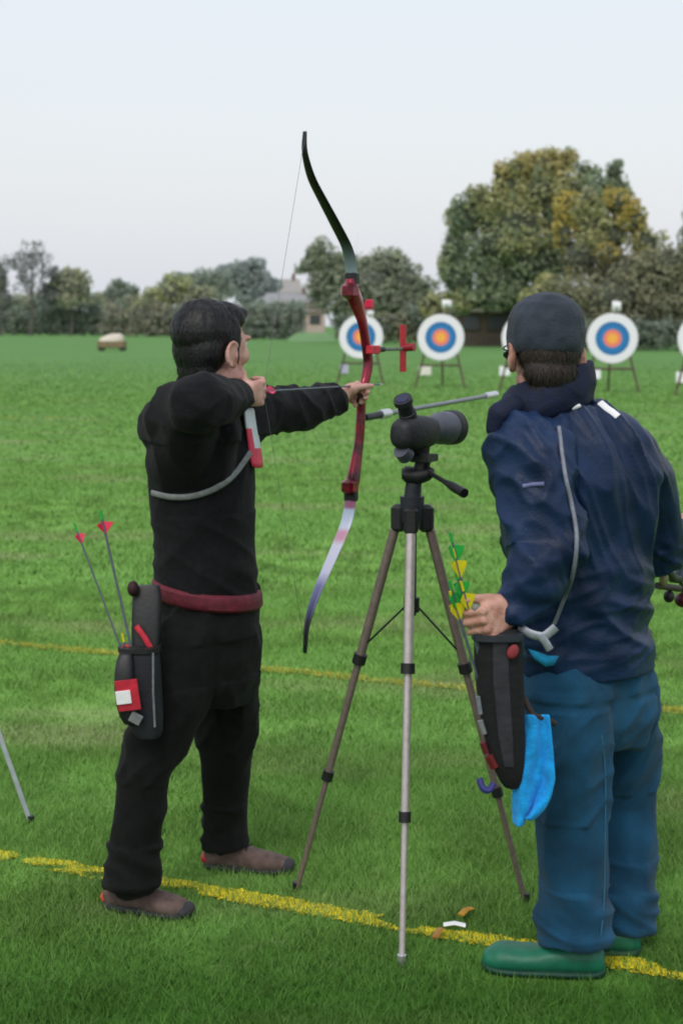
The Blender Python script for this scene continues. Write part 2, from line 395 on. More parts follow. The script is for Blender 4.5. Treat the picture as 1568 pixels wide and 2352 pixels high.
def eyes(T, R, k, parent):
    for s in (-1, 1):
        e_ = MB().ball(T(s*.030, .081, .012), (.0125*k,)*3, R); eo = build('eye', e_, m_eye, parent)
        build('iris', MB().ball(T(s*.030, .0905, .012), (.006*k, .0035*k, .006*k), R), m_iris, eo)
def hand(mb, wr, y, x, z, curl=(60, 55, 35), k=1., thumb=(.75, .62, -.25), tcurl=20, spread=.06, fc=(0, 0, 0, 0)):
    # wr wrist, y towards the fingers, x towards the thumb, z out of the back of the hand
    y = V(y).normalized(); x = V(x); x = (x - y*x.dot(y)).normalized(); z0 = y.cross(x); z = z0 if z0.dot(V(z)) > 0 else -z0
    L = lambda a, b_, c_: wr + (x*a + y*b_ + z*c_)*k
    mb.loft([(L(0, -.03, 0), x*.028*k, z*.021*k), (L(0, .0, 0), x*.029*k, z*.020*k), (L(.003, .035, 0), x*.038*k, z*.018*k), (L(0, .075, 0), x*.042*k, z*.015*k), (L(0, .098, -.002), x*.040*k, z*.010*k)], 20, power=2.6)
    mb.ball(L(.024, .035, -.010), (.022*k, .034*k, .018*k), frame(x, y, z))
    for i, (fx, fl, fy) in enumerate(((.031, .072, .092), (.010, .080, .097), (-.011, .074, .094), (-.031, .058, .085))):
        p = L(fx, fy - .012, 0); pts = [p]; r = [.0098*k]; ang = 0; seg = (.48*fl, .29*fl, .23*fl)
        sp = x*(fx*spread/.03)
        for j in range(3):
            ang += math.radians(curl[j] + fc[i]); d = (y*math.cos(ang) - z*math.sin(ang) + sp*max(0, math.cos(ang))).normalized()
            if j == 0: pts.append(p + y*.012*k); r.append(.0100*k); p = pts[-1]
            mid = p + d*seg[j]*.5*k; p = p + d*seg[j]*k; pts += [mid, p]; r += [.0084*k if j else .0090*k, .0088*k if j < 2 else .0066*k]
        mb.cap_tube(pts, r, 12); mb.ball(L(fx, fy, .006), (.0105*k,)*3)
    d = (x*thumb[0] + y*thumb[1] + z*thumb[2]).normalized(); p = L(.028, .020, -.004); pts = [p]; r = [.015*k]
    for j, s_ in enumerate((.038, .032, .026)):
        p = p + d*s_*k; pts.append(p); r.append((.0120, .0105, .0080)[j]*k); d = (d + y*math.sin(math.radians(tcurl))).normalized()
    mb.cap_tube(pts, r, 12)
def shoe(mb, heel, toe, wid, hgt, open_h=.075, toe_h=.6, power=2.4, prof=None):
    heel, toe = V(heel), V(toe); t = (toe-heel); L = t.length; t.normalize(); s = V((-t.y, t.x, 0)); up = V((0, 0, 1)); secs = []
    for u, w_, h in prof or ((0, .30, .55), (.03, .60, .85), (.12, .82, 1.0), (.28, .86, 1.0), (.42, .86, .92), (.55, .95, .78*toe_h/.6), (.70, 1.0, .66*toe_h/.6), (.84, .92, toe_h*.95), (.94, .68, toe_h*.78), (.985, .42, toe_h*.55), (1, .2, toe_h*.35)):
        hh = hgt*h/2; secs.append((heel + t*L*u + up*(hh + .004), s*wid/2*w_, up*hh))
    return mb.loft(secs, 28, power=power), t, s, L

# ================================================================== the archer
DIR = math.radians(31); F = V((math.sin(DIR), math.cos(DIR), 0)); SD = V((math.cos(DIR), -math.sin(DIR), 0))   # arrow direction, chest direction
pel = P(478, 1420, 4.20)
archer = thing('person', (pel.x, pel.y, 0), 'person in black jacket and trousers drawing a red bow at the left', 'person', None)
def ell(px, py, d, a, b_): return (P(px, py, d), F*a, SD*b_)
hip_r, hip_l = P(430, 1470, 4.10), P(525, 1450, 4.30)
kn_r, kn_l = P(330, 1770, 4.00), P(522, 1720, 4.33)
an_r, an_l = P(307, 2050, 4.03), P(518, 1955, 4.37)
sh_r, sh_l = P(392, 960, 4.08), P(540, 955, 4.36)
el_r, wr_r = P(452, 915, 3.88), P(560, 912, 4.15)
el_l, wr_l = P(690, 938, 4.55), P(786, 905, 4.70)
hd = P(490, 801, 4.21); HY = math.radians(40)
bd = MB()
hR, hT = head(bd, hd, HY, 0, 0, 1.08)
eyes_T = hT
bd.tube([hT(0, -.015, -.03), hT(0, -.035, -.09), P(462, 925, 4.2)], [.058, .056, .075], 20)
bd.loft([ell(462, 930, 4.2, .14, .075), ell(462, 1010, 4.2, .165, .10), ell(470, 1200, 4.2, .13, .095), ell(476, 1380, 4.2, .14, .10), ell(478, 1480, 4.2, .14, .10)])
for a_ in ((sh_r, el_r, wr_r), (sh_l, el_l, wr_l)): bd.cap_tube(a_, [.05, .038, .027])
for a_ in ((hip_r, kn_r, an_r), (hip_l, kn_l, an_l)): bd.cap_tube(a_, [.065, .048, .035])
for an, h_, t_ in ((an_r, (242, 2080), (440, 2108)), (an_l, (470, 1990), (672, 2004))):
    q0, q1 = G(*h_), G(*t_); bd.cap_tube([an, q0.lerp(q1, .30) + UPV*.05, q0.lerp(q1, .62) + UPV*.03], [.034, .026, .018])
grip = P(828, 905, 4.80)
hand(bd, wr_l, (grip - wr_l) + V((0, .03, .012)), UPV*.8 + SD*.6, -SD + UPV*.5, curl=(62, 75, 45), thumb=(.3, .8, -.4), tcurl=12, k=.95)
hand(bd, wr_r, F*1.0 + UPV*.12, UPV*.9 + SD*.1, SD, curl=(25, 70, 45), thumb=(.2, .5, -.5), tcurl=10, k=.95)
fuse('body', bd, m_skin, archer, .0042, 3)
eyes(hT, hR, 1.08, archer)
# hair
hb = MB(); k = 1.08
def hB(p, r): hb.ball(hT(*p), tuple(q*k for q in r), hR, 24)
hB((0, -.030, .048), (.083, .096, .084)); hB((0, -.050, .002), (.079, .064, .082)); hB((0, -.062, -.048), (.062, .040, .048))
hB((0, .026, .082), (.070, .066, .042)); hB((.004, .070, .094), (.050, .024, .018))
for s in (-1, 1): hB((s*.068, .004, .036), (.014, .030, .05)); hB((s*.073, .012, -.008), (.008, .009, .028))
ho = fuse('hair', hb, m_hair, archer, .0042, 8, lambda p, n_: .003*noise.noise(V((p.x*30, p.y*30, p.z*9))) + .0010*noise.noise(V((p.x*90, p.y*90, p.z*20))))
add_strands(ho, 6500, hT(0, -.02, .15), ln=.016, wd=.0009, lift=.0025)
# jacket
jk = MB()
jk.loft([ell(455, 905, 4.2, .095, .07), ell(454, 935, 4.2, .14, .088), ell(460, 975, 4.2, .17, .115), ell(463, 1040, 4.2, .178, .140), ell(467, 1130, 4.2, .172, .138), ell(472, 1230, 4.2, .160, .138), ell(476, 1320, 4.2, .160, .140), ell(476, 1368, 4.2, .158, .142)], 32)
jk.cap_tube([P(398, 985, 4.12), P(414, 952, 4.0), el_r + V((.0, .0, -.012))], [.096, .086, .066], 24)
jk.cap_tube([P(415, 1060, 4.10), P(432, 980, 3.96)], [.100, .078], 20); jk.cap_tube([P(470, 1060, 4.10), P(500, 985, 4.06)], [.094, .070], 20)
jk.cap_tube([el_r + V((0, 0, -.012)), P(500, 920, 3.98), P(545, 914, 4.12)], [.075, .062, .042], 24)
jk.cap_tube([P(520, 975, 4.30), P(590, 945, 4.42), el_l, P(735, 925, 4.62), P(772, 917, 4.67)], [.105, .078, .066, .055, .041], 24)
jk.tube([hT(0, -.03, -.085), P(468, 905, 4.2), P(462, 940, 4.2)], [.075, .085, .11], 24)
def jdisp(p, n_):
    d = .009*max(0, ridge(V((p.x*7 - p.z*2.5, p.y*7, p.z*4))))**1.3 + .003*noise.noise(V((p.x*14, p.y*14, p.z*9)))
    if p.z < 1.14: d += .006*max(0, ridge(V((p.x*4 + 2, p.y*4, p.z*15 + p.x*9))))**1.6
    if p.x > -.20: d += .010*max(0, ridge(V((p.x*20 + p.z*9, p.y*12, p.z*9))))**1.5
    if p.z > 1.35 and p.x < -.2: d += .009*max(0, ridge(V((p.x*11 + p.z*13, p.y*8, p.z*6 - p.x*8))))**1.5
    return d - .004
ja = fuse('jacket', jk, m_black, archer, .0065, 6, jdisp)
# trousers
tr = MB()
tr.loft([ell(477, 1350, 4.2, .152, .136), ell(478, 1420, 4.2, .160, .142), ell(480, 1500, 4.2, .165, .145), ell(482, 1570, 4.2, .15, .13), ell(482, 1610, 4.2, .11, .10)], 32)
tr.cap_tube([P(432, 1480, 4.11), P(392, 1620, 4.05), kn_r, P(316, 1900, 4.0), P(309, 2005, 4.0)], [.112, .096, .077, .071, .068], 24); tr.tube([P(309, 1975, 4.0), P(307, 2010, 3.995), P(306, 2034, 3.99)], [.070, .072, .074], 24)
tr.cap_tube([P(518, 1470, 4.29), P(520, 1600, 4.32), kn_l, P(517, 1850, 4.35), P(518, 1905, 4.36)], [.110, .099, .083, .070, .066], 24); tr.tube([P(518, 1880, 4.36), P(519, 1915, 4.35), P(521, 1942, 4.35)], [.067, .069, .071], 24)
def tdisp(p, n_):
    d = .011*max(0, ridge(V((p.x*9 + p.z*2.4, p.y*9, p.z*2.2))))**1.4 + .003*noise.noise(p*16)
    if p.z < .22: d += .011*max(0, ridge(V((p.x*5, p.y*5, p.z*17 + p.x*9))))**1.5
    elif .40 < p.z < .66: d += .007*max(0, ridge(V((p.x*9 + 3, p.y*7, p.z*12 - p.x*12))))**1.5
    elif p.z > .78: d += .007*max(0, ridge(V((p.x*8 - p.z*7, p.y*8, p.z*5 + p.x*6))))**1.5
    return d - .004
fuse('trousers', tr, m_trs, archer, .0065, 5, tdisp)
# belt
bl = MB(); secs = []
for px, py, a_, b_ in ((476, 1338, .166, .150), (476, 1342, .171, .155), (478, 1378, .172, .156), (478, 1382, .168, .151)):
    secs.append((P(px, py, 4.2), F*a_ + UPV*(-.012), SD*b_ + UPV*(-.02)))
bo = build('belt', bl.loft(secs, 40), m_belt, archer, subsurf=1)
# chest guard and its strap
cg = MB(); rows = []
for py, xr in ((938, .0), (985, .004), (1030, .010), (1075, .014)):
    rows.append([P(px, py, 4.19 + q) for px, q in ((557 + (py-938)*.13, -.03), (566 + (py-938)*.17, -.01), (574 + (py-938)*.17, .03), (580 + (py-938)*.16, .09))])
vs = [p for r in rows for p in r]; fs = [(r*4+i, r*4+i+1, r*4+i+5, r*4+i+4) for r in range(3) for i in range(3)]
cgm = MB().add(vs, fs)
for i in range(9): cgm.m[i] = 1 if (i//3 >= 1 and i % 3 == 0) or i//3 == 2 else 0
g_ = build('chest_guard', cgm, [mat('white_guard_mesh', (.62, .66, .70), .7, 80, .12), mat('pink_red_trim', S(214, 52, 84), .6, 40, .15)], archer, subsurf=2)
sm = g_.modifiers.new('t', 'SOLIDIFY'); sm.thickness = .006
def snap(o, pts, off):       # lay a trim strip on the cloth
    dg = bpy.context.evaluated_depsgraph_get(); dg.update(); org = ORG[o.name]; res = []
    for px, py in pts:
        rd = ray(px, py).normalized(); ok, loc, nr, _ = o.ray_cast(V((0, 0, CAMZ)) - org, rd)
        res.append(((loc + org + nr*off), nr) if ok else None)
    return [r for r in res if r]
def relax(pts, k=3):
    for _ in range(k): pts = [pts[0]] + [(pts[i-1] + pts[i]*2 + pts[i+1])/4 for i in range(1, len(pts)-1)] + [pts[-1]]
    return pts
sp_ = curve([(352, 1132, 0), (385, 1140, 0), (420, 1142, 0), (455, 1137, 0), (490, 1122, 0), (520, 1103, 0), (548, 1076, 0), (572, 1040, 0)], 4)
st = relax([r[0] for r in snap(ja, [(p.x, p.y) for p in sp_], .004)])
stn = V((.1, -1, .2))
build('chest_guard_strap', MB().tube([p + stn*.004 for p in st], .0085, 10, flat=.004, side=UPV), m_strap, archer)
# shoes
for name_, h_, t_ in (('r', (242, 2080), (440, 2108)), ('l', (470, 1990), (672, 2004))):
    he, to = G(*h_), G(*t_); he.z = to.z = 0
    mb, t, s, L = shoe(MB(), he, to, .098, .088, toe_h=.55)
    so = fuse('shoe', mb, m_brown, archer, .005, 3, lambda p, n_: .003*noise.noise(p*40))
    sl = MB(); secs = [(he + t*L*u + UPV*.013, s*.052*w_, UPV*.012) for u, w_ in ((-.01, .3), (.03, .72), (.2, .95), (.45, .9), (.7, 1.04), (.88, .92), (.97, .6), (1.01, .25))]
    build('sole', sl.loft(secs, 24, power=3), m_sole, so, subsurf=1)
    build('heel_tab', MB().ball(he + t*.012 + UPV*.032, (.022, .030, .020), frame(t, s, UPV)), m_orange if name_ == 'r' else m_red, so)
    for u in (.36, .43, .50):
        c = he + t*L*u + UPV*(.088*(.98 - .62*(u-.30)) + .004); build('lace', MB().tube([c - s*.028 - UPV*.010, c + UPV*.001, c + s*.028 - UPV*.010], .003, 8), m_sole, so)
    build('toe_cap', MB().ball(he + t*L*.93 + UPV*.022, (.026, .040, .020), frame(t, s, UPV)), m_sole, so)

# ------------------------------------------------------------------ the bow (flat bow plane: F and up)
BN = SD
bow = thing('recurve_bow', tuple(grip), 'red recurve bow at full draw in the hands of the person in black', 'bow')
B_ = lambda px, py: Q(px, py, grip, BN)
def lerp_list(vals, n): return list(np.interp(np.linspace(0, 1, n), np.linspace(0, 1, len(vals)), vals))
rp_ = curve([B_(*p) for p in ((806, 640), (808, 668), (820, 700), (832, 740), (840, 790), (845, 830), (839, 872), (830, 900), (829, 935), (828, 965), (825, 1010), (818, 1060), (811, 1100), (806, 1134))])
N = len(rp_)
riser = build('riser', MB().tube(rp_, lerp_list([.018, .022, .017, .013, .014, .015, .016, .014, .015, .014, .015, .014, .017, .022, .018], N), 14, flat=lerp_list([.016, .030, .034, .024, .020, .022, .020, .017, .020, .019, .021, .021, .026, .028, .016], N), side=BN), m_riser, bow)
build('grip', MB().tube([B_(829, 885), B_(826, 905), B_(826, 930)], [.016, .019, .016], 12), m_dark, riser)
for px, py in ((803, 668), (803, 1118)):
    build('limb_pocket', MB().box(B_(px, py), (.023, .026, .026), frame(BN, F, UPV), bev=.25), m_riser, bow)
for px, py in ((808, 640), (806, 1138)):
    build('limb_bolt', MB().box(B_(px, py), (.022, .013, .020), frame(BN, F, UPV), bev=.2), m_dark, bow)
up_pts = curve([B_(*p) for p in ((808, 652), (806, 615), (797, 570), (770, 515), (742, 462), (718, 415), (705, 375), (699, 340), (700, 302))]); N = len(up_pts)
m_lu, nt, b = base_mat('upper_limb_black'); geo = nt.add('ShaderNodeNewGeometry'); sp = nt.add('ShaderNodeSeparateXYZ'); nt.link(geo.outputs['Position'], sp.inputs[0])
mr = nt.add('ShaderNodeMapRange'); mr.inputs[1].default_value = B_(806, 620).z; mr.inputs[2].default_value = B_(790, 550).z; nt.link(sp.outputs[2], mr.inputs[0])
nt.link(mix_rgb(nt, mr.outputs[0], S(126, 146, 150), (.006, .006, .007)), b.inputs['Base Color']); b.inputs['Roughness'].default_value = .35  # grey tone at the root paints a reflection on the black limb
build('limb', MB().tube(up_pts, lerp_list([.022, .022, .021, .020, .018, .016, .013, .010, .007], N), 12, flat=lerp_list([.009, .007, .005, .0045, .0045, .0045, .0045, .005, .004], N), side=BN), m_lu, bow, label='black upper limb with a pale reflection painted at the root')
lo_pts = curve([B_(*p) for p in ((806, 1120), (803, 1160), (795, 1200), (775, 1250), (752, 1303), (728, 1360), (711, 1410), (703, 1450), (700, 1500))]); N = len(lo_pts)
m_ll, nt, b = base_mat('lower_limb_sky_reflection'); geo = nt.add('ShaderNodeNewGeometry'); sp = nt.add('ShaderNodeSeparateXYZ'); nt.link(geo.outputs['Position'], sp.inputs[0])  # sky reflection on the glossy black limb, painted as a height gradient
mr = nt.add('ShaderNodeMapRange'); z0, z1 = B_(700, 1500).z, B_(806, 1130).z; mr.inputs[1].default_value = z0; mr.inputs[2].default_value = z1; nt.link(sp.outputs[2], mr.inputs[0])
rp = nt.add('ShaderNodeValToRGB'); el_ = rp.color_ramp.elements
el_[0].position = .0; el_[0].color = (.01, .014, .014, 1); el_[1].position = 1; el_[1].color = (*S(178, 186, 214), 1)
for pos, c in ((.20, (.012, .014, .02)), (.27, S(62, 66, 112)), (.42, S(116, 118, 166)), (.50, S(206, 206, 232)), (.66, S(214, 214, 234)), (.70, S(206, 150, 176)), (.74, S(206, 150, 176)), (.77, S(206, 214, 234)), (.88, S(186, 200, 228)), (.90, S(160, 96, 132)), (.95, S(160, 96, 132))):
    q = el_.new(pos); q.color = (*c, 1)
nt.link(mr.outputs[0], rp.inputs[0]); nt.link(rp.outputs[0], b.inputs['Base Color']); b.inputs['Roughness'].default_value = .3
build('limb', MB().tube(lo_pts, lerp_list([.021, .021, .021, .020, .018, .016, .013, .010, .007], N), 12, flat=lerp_list([.009, .007, .005, .0045, .0045, .0045, .0045, .005, .004], N), side=BN), m_ll, bow, label='black lower limb with a white and lilac sky reflection painted on')
nockp = wr_r + F*.105 + UPV*.012
build('string', MB().tube([B_(699, 318), nockp + UPV*.02, nockp - UPV*.02, B_(701, 1488)], .0007, 6), mat('grey_string', S(110, 112, 120), .6), bow)
# sight: extension bar and a red scale ahead of the riser
sb = Q(848, 803, grip, BN) + BN*.02
sr = sb + F*.20
si = build('sight_bar', MB().tube([sb - F*.02, sr], .006, 10, flat=.004, side=UPV), mat('dull_sight_bar', S(104, 116, 104), .6), bow)
s_up, s_dn = Q(925, 746, sr, F), Q(925, 854, sr, F)
build('sight_scale', MB().tube([s_up, s_dn], .0115, 8, flat=.013, side=SD), mat('red_sight', S(176, 34, 46), .4, 60, .2), si)
build('sight_pin', MB().tube([Q(922, 799, sr, F), Q(951, 797, sr, F)], .014, 10), mat('dark_red_sight', S(150, 22, 40), .4, 60, .3), si)
build('sight_mount', MB().box(sb - F*.01, (.012, .030, .014), frame(SD, F, UPV)), m_red, si)
build('sight_knob', MB().tube([sb + F*.02, sb + F*.06], .009, 10), m_dark, si)
build('clicker', MB().box(B_(836, 700) + F*.035 + UPV*.004, (.010, .010, .014), frame(SD, F, UPV)), mat('bright_red_button', S(226, 24, 76), .4), bow)
# stabiliser rods
s0 = B_(838, 959); s1 = Q(1138, 906, s0, BN); L = (s1-s0).length; sdv = (s1-s0).normalized()
sto = build('stabilizer', MB().tube([s0 + sdv*.10, s1], .0085, 12), m_carbon, bow)
build('stabilizer_extender', MB().tube([s0, s0 + sdv*.11], .012, 12), m_dark2, sto)
build('stabilizer_collar', MB().tube([s0 + sdv*.10, s0 + sdv*.16], .017, 12), m_silver, sto)
build('stabilizer_collar', MB().tube([s0 + sdv*.24, s0 + sdv*.29], .015, 12), m_white, sto)
build('stabilizer_weight', MB().tube([s1 - sdv*.10, s1], .014, 12), m_silver, sto)
# nocked arrow
def make_arrow(name, tail, tip, vane_m, nock_m, shaft_m, label, group=None, vl=.06, vh=.013, r=.0028):
    tail, tip = V(tail), V(tip); d = (tip-tail).normalized()
    a = thing(name, tuple(tail), label, 'arrow', group)
    build('shaft', MB().tube([tail, tip], r, 8), shaft_m, a)
    build('nock', MB().tube([tail - d*.018, tail + d*.006], [r*1.3, r*1.15], 8), nock_m, a)
    build('point', MB().tube([tip, tip + d*.03], [r*1.1, .0005], 8), m_silver, a)
    u = d.cross(UPV if abs(d.z) < .9 else V((1, 0, 0))).normalized(); v = d.cross(u)
    for i in range(3):
        an = 2*math.pi*i/3 + .5; o = u*math.cos(an) + v*math.sin(an); q = d.cross(o)*.0006
        prof = [tail + d*.012 + o*r, tail + d*.02 + o*(r+vh), tail + d*(vl*.55) + o*(r+vh*.8), tail + d*vl + o*r]
        m_ = MB(); vs = [p+q for p in prof] + [p-q for p in prof]
        m_.add(vs, [(0, 1, 2, 3), (7, 6, 5, 4), (0, 4, 5, 1), (1, 5, 6, 2), (2, 6, 7, 3), (3, 7, 4, 0)]); build('fletching', m_, vane_m, a, smooth=False)
    return a
m_shaft = mat('grey_arrow_shaft', S(84, 92, 104), .4, 60, .2)
make_arrow('arrow', nockp, B_(842, 884) + F*.06 + SD*.014, mat('pink_vane', S(232, 60, 110), .5), m_red, m_shaft, 'arrow nocked on the drawn bow just under the chin of the person in black')

# ------------------------------------------------------------------ archer's hip quiver
qv = thing('quiver', tuple(P(340, 1400, 3.95)), 'black hip quiver with red and white patch hanging at the belt of the bow-drawing person', 'quiver')
ax = (P(335, 1700, 3.90) - P(315, 1495, 3.92)).normalized()
def qs(px, py, d, a_, b_): return (P(px, py, d), V((1, 0, 0))*a_, V((0, 1, 0))*b_)
build('tube', MB().loft([qs(322, 1482, 3.93, .045, .032), qs(322, 1495, 3.93, .055, .042), qs(328, 1580, 3.92, .052, .042), qs(338, 1660, 3.91, .046, .040), qs(343, 1700, 3.90, .036, .034)], 24, power=3), mat('dark_quiver_cloth', S(27, 30, 37), .8, 30, .3, .3, bscale=200, crease=((14, 14, 8), .4)), qv, subsurf=1)
build('belt_panel', MB().loft([qs(338, 1345, 3.99, .034, .014), qs(338, 1372, 3.98, .040, .018), qs(336, 1440, 3.96, .040, .020), qs(334, 1495, 3.95, .036, .020)], 20, power=4), m_dark, qv)
build('belt_clip', MB().ball(P(306, 1352, 3.96), (.016, .02, .022)), mat('dark_red_clip', S(44, 10, 18), .7), qv)
build('red_stripe', MB().tube([P(313, 1438, 3.925), P(332, 1464, 3.92), P(347, 1490, 3.92)], .008, 8, flat=.005, side=V((1, 0, 0))), m_red, qv)
build('pocket', MB().loft([qs(292, 1490, 3.90, .022, .022), qs(284, 1540, 3.88, .027, .030), qs(290, 1620, 3.88, .030, .032), qs(306, 1670, 3.88, .024, .026)], 20, power=3), m_dark, qv, subsurf=1)
pt = build('patch', MB().box(P(294, 1597, 3.843), (.030, .003, .042), Matrix.Rotation(-.12, 3, 'Y')), m_red, qv)
build('patch_label', MB().box(P(284, 1602, 3.838), (.020, .003, .018), Matrix.Rotation(-.12, 3, 'Y')), m_white, pt)
build('tube_rim', MB().loft([qs(321, 1483, 3.93, .058, .044), qs(321, 1494, 3.93, .058, .044)], 24, power=3), m_dark, qv)
build('zip', MB().tube([P(352, 1500, 3.865), P(352, 1590, 3.862), P(356, 1670, 3.86)], .003, 8), m_strap, qv)
build('silver_ring', MB().box(P(312, 1650, 3.85), (.016, .004, .014), Matrix.Rotation(.5, 3, 'Y')), m_strap, qv)
m_pv = mat('red_vane', S(226, 44, 82), .5, 40, .1)
make_arrow('arrow', P(234, 1188, 3.98), P(318, 1560, 3.91), m_pv, m_grn, m_shaft, 'arrow with the taller, larger red fletching in the hip quiver at left', vl=.045, vh=.026, r=.0036)
make_arrow('arrow', P(176, 1216, 4.0), P(305, 1560, 3.90), m_pv, m_grn, m_shaft, 'leftmost arrow with small red fletching, leaning out of the left hip quiver', vl=.042, vh=.016, r=.0026)
make_arrow('arrow', P(284, 1470, 3.92), P(318, 1640, 3.90), m_orange, m_yel, m_shaft, 'short arrow with orange and yellow end just above the mouth of the left hip quiver', vl=.03, vh=.012)

# ================================================================== the spotter
pel = P(1340, 1560, 3.74)
man = thing('person', (pel.x, pel.y, 0), 'person in navy jacket, dark cap and teal jeans standing beside the tripod, back turned', 'person')
TW = math.radians(48)                                  # chest turned away and to the left
LF = V((-math.cos(TW), -math.sin(TW)*.75, 0)).normalized(); FW = V((LF.y, -LF.x, 0))     # towards his left hand, and forwards
def el2(px, py, d, a_, b_): return (P(px, py, d), LF*a_, FW*b_)
h2 = P(1247, 812, 3.72)
bd = MB(); hR2, hT2 = head(bd, h2, math.radians(-10), -.10, .05, 1.02)
bd.tube([hT2(0, -.015, -.03), hT2(0, -.03, -.09), P(1265, 960, 3.74)], [.060, .062, .08], 20)
bd.loft([el2(1300, 960, 3.74, .12, .07), el2(1330, 1040, 3.74, .165, .10), el2(1330, 1250, 3.74, .135, .10), el2(1325, 1450, 3.74, .14, .11), el2(1330, 1600, 3.74, .15, .11)])
shl, ell_, wrl = P(1222, 1040, 3.56), P(1262, 1285, 3.50), P(1182, 1400, 3.42)
shr, elr, wrr = P(1452, 1030, 3.90), P(1535, 1270, 3.98), P(1562, 1225, 4.20)
bd.cap_tube([shl, ell_, wrl], [.05, .04, .029]); bd.cap_tube([shr, elr, wrr], [.05, .04, .028])
hpl, knl, anl = P(1310, 1600, 3.66), P(1312, 1870, 3.66), P(1318, 2160, 3.68)
hpr, knr, anr = P(1425, 1590, 3.86), P(1435, 1860, 3.86), P(1430, 2140, 3.80)
bd.cap_tube([hpl, knl, anl], [.07, .05, .036]); bd.cap_tube([hpr, knr, anr], [.07, .05, .036])
for an, h_, t_ in ((anl, (1392, 2237), (1104, 2222)), (anr, (1470, 2186), (1240, 2176))):
    q0, q1 = G(*h_), G(*t_); bd.cap_tube([an, q0.lerp(q1, .28) + UPV*.05, q0.lerp(q1, .62) + UPV*.03], [.034, .026, .018])
hand(bd, wrl, P(1108, 1436, 3.36) - wrl, UPV + V((-.2, 0, 0)), V((0, -1, 0)), curl=(56, 82, 55), thumb=(.42, .9, -.2), tcurl=16, k=1.08, fc=(-8, 0, 4, 8))
hand(bd, wrr, P(1580, 1195, 4.34) - wrr, UPV + V((-.3, 0, 0)), V((1, 0, 0)), curl=(60, 60, 40), k=.95)
fuse('body', bd, m_skin2, man, .0042, 3, lambda p, n_: .0012*noise.noise(p*70))
eyes(hT2, hR2, 1.02, man)
hb = MB()
def hB2(p, r): hb.ball(hT2(*p), tuple(q*1.02 for q in r), hR2, 24)
hB2((0, -.045, .000), (.076, .066, .07)); hB2((0, -.060, -.050), (.068, .046, .048)); hB2((0, -.052, -.095), (.056, .036, .030))
for s in (-1, 1): hB2((s*.071, .016, -.01), (.008, .012, .03))
ho = fuse('hair', hb, m_hair2, man, .005, 4, lambda p, n_: .0015*noise.noise(V((p.x*70, p.y*70, p.z*22))))
add_strands(ho, 2500, hT2(0, -.02, .15), ln=.016)
cp = MB()
def cB(p, r): cp.ball(hT2(*p), tuple(q*1.02 for q in r), hR2, 28)
U = (hR2 @ V((1, 0, 0))); Wv = (hR2 @ V((0, 1, 0))); Zv = (hR2 @ V((0, 0, 1)))
secs = []
for z, a_, b_ in ((-.016, .086, .103), (.000, .092, .110), (.035, .096, .114), (.070, .093, .110), (.100, .080, .096), (.120, .058, .072), (.131, .030, .038), (.134, .008, .010)):
    secs.append((hT2(0, -.012, z + .012), U*a_*1.0, Wv*b_*1.0))
cp.loft(secs, 36)
cpo = fuse('cap', cp, m_cap, man, .005, 5, lambda p, n_: .004*noise.noise(p*18) + .0025*ridge(V((p.x*30, p.y*30, p.z*20))))
br = [(hT2(0, .065, .004), U*.080, Wv*.050), (hT2(0, .062, .010), U*.082, Wv*.052)]
secs = [(hT2(0, .05, .006) + Wv*u*.10 - Zv*u*u*.02, U*w_, Zv*.004) for u, w_ in ((0, .082), (.3, .080), (.6, .072), (.85, .052), (1, .02))]
build('brim', MB().loft(secs, 16), m_cap, cpo)
gl = MB().tube(curve([hT2(x_, y_, z_) for x_, y_, z_ in ((-.084, -.03, .016), (-.083, .05, .018), (-.070, .10, .014), (-.03, .122, .014), (0, .124, .018), (.03, .122, .014), (.070, .10, .014), (.083, .05, .018), (.084, -.03, .016))], 3), .0022, 8)
build('glasses', gl, m_dark, man)
# jacket
jk = MB()
jk.loft([el2(1290, 930, 3.74, .11, .085), el2(1315, 965, 3.74, .165, .105), el2(1335, 1010, 3.74, .205, .130), el2(1340, 1090, 3.74, .215, .150), el2(1335, 1220, 3.74, .205, .155), el2(1332, 1350, 3.74, .195, .155), el2(1335, 1450, 3.74, .195, .155), el2(1345, 1505, 3.74, .198, .156), el2(1348, 1534, 3.74, .194, .153)], 36)
jk.cap_tube([P(1215, 1040, 3.58), P(1232, 1140, 3.53), P(1256, 1270, 3.49), P(1222, 1350, 3.44), P(1190, 1396, 3.425)], [.095, .092, .082, .066, .050], 28)
jk.cap_tube([P(1425, 1050, 3.86), P(1462, 1120, 3.90), P(1494, 1220, 3.96), P(1508, 1270, 4.0), P(1535, 1262, 4.08), P(1554, 1228, 4.17)], [.092, .084, .076, .072, .060, .045], 28)
HEMZ = P(1348, 1534, 3.74).z
def jd2(p, n_):
    d = 0.; t1 = min(1, max(0, (p.z - 1.02)/.10))
    c = p.x*.90 + p.z*.43 + p.y*.3; a = -p.x*.43 + p.z*.90      # long folds falling from the shoulder across the back
    d += t1*(.024*max(0, ridge(V((c*11, p.y*3, a*2.2 + 4))))**1.5 + .010*max(0, ridge(V((c*23 + 5, p.y*5, a*3.6))))**1.5 - .009)
    d += (1-t1)*(.018*max(0, ridge(V((p.x*3.2, p.y*4, p.z*15 + p.x*7))))**1.5 + .007*max(0, ridge(V((p.x*8, p.y*8, p.z*30 - p.x*9))))**1.5 - .006)
    if p.x < .56: d += .014*max(0, ridge(V((p.x*8 + p.z*8, p.y*6, p.z*8 - p.x*11))))**1.5 - .003
    return (d + .002*noise.noise(p*20))*(.1 if n_.z < -.6 else 1)*min(1, max(.25, (p.z - HEMZ)/.07))
jo = fuse('jacket', jk, m_navy, man, .0062, 5, jd2)
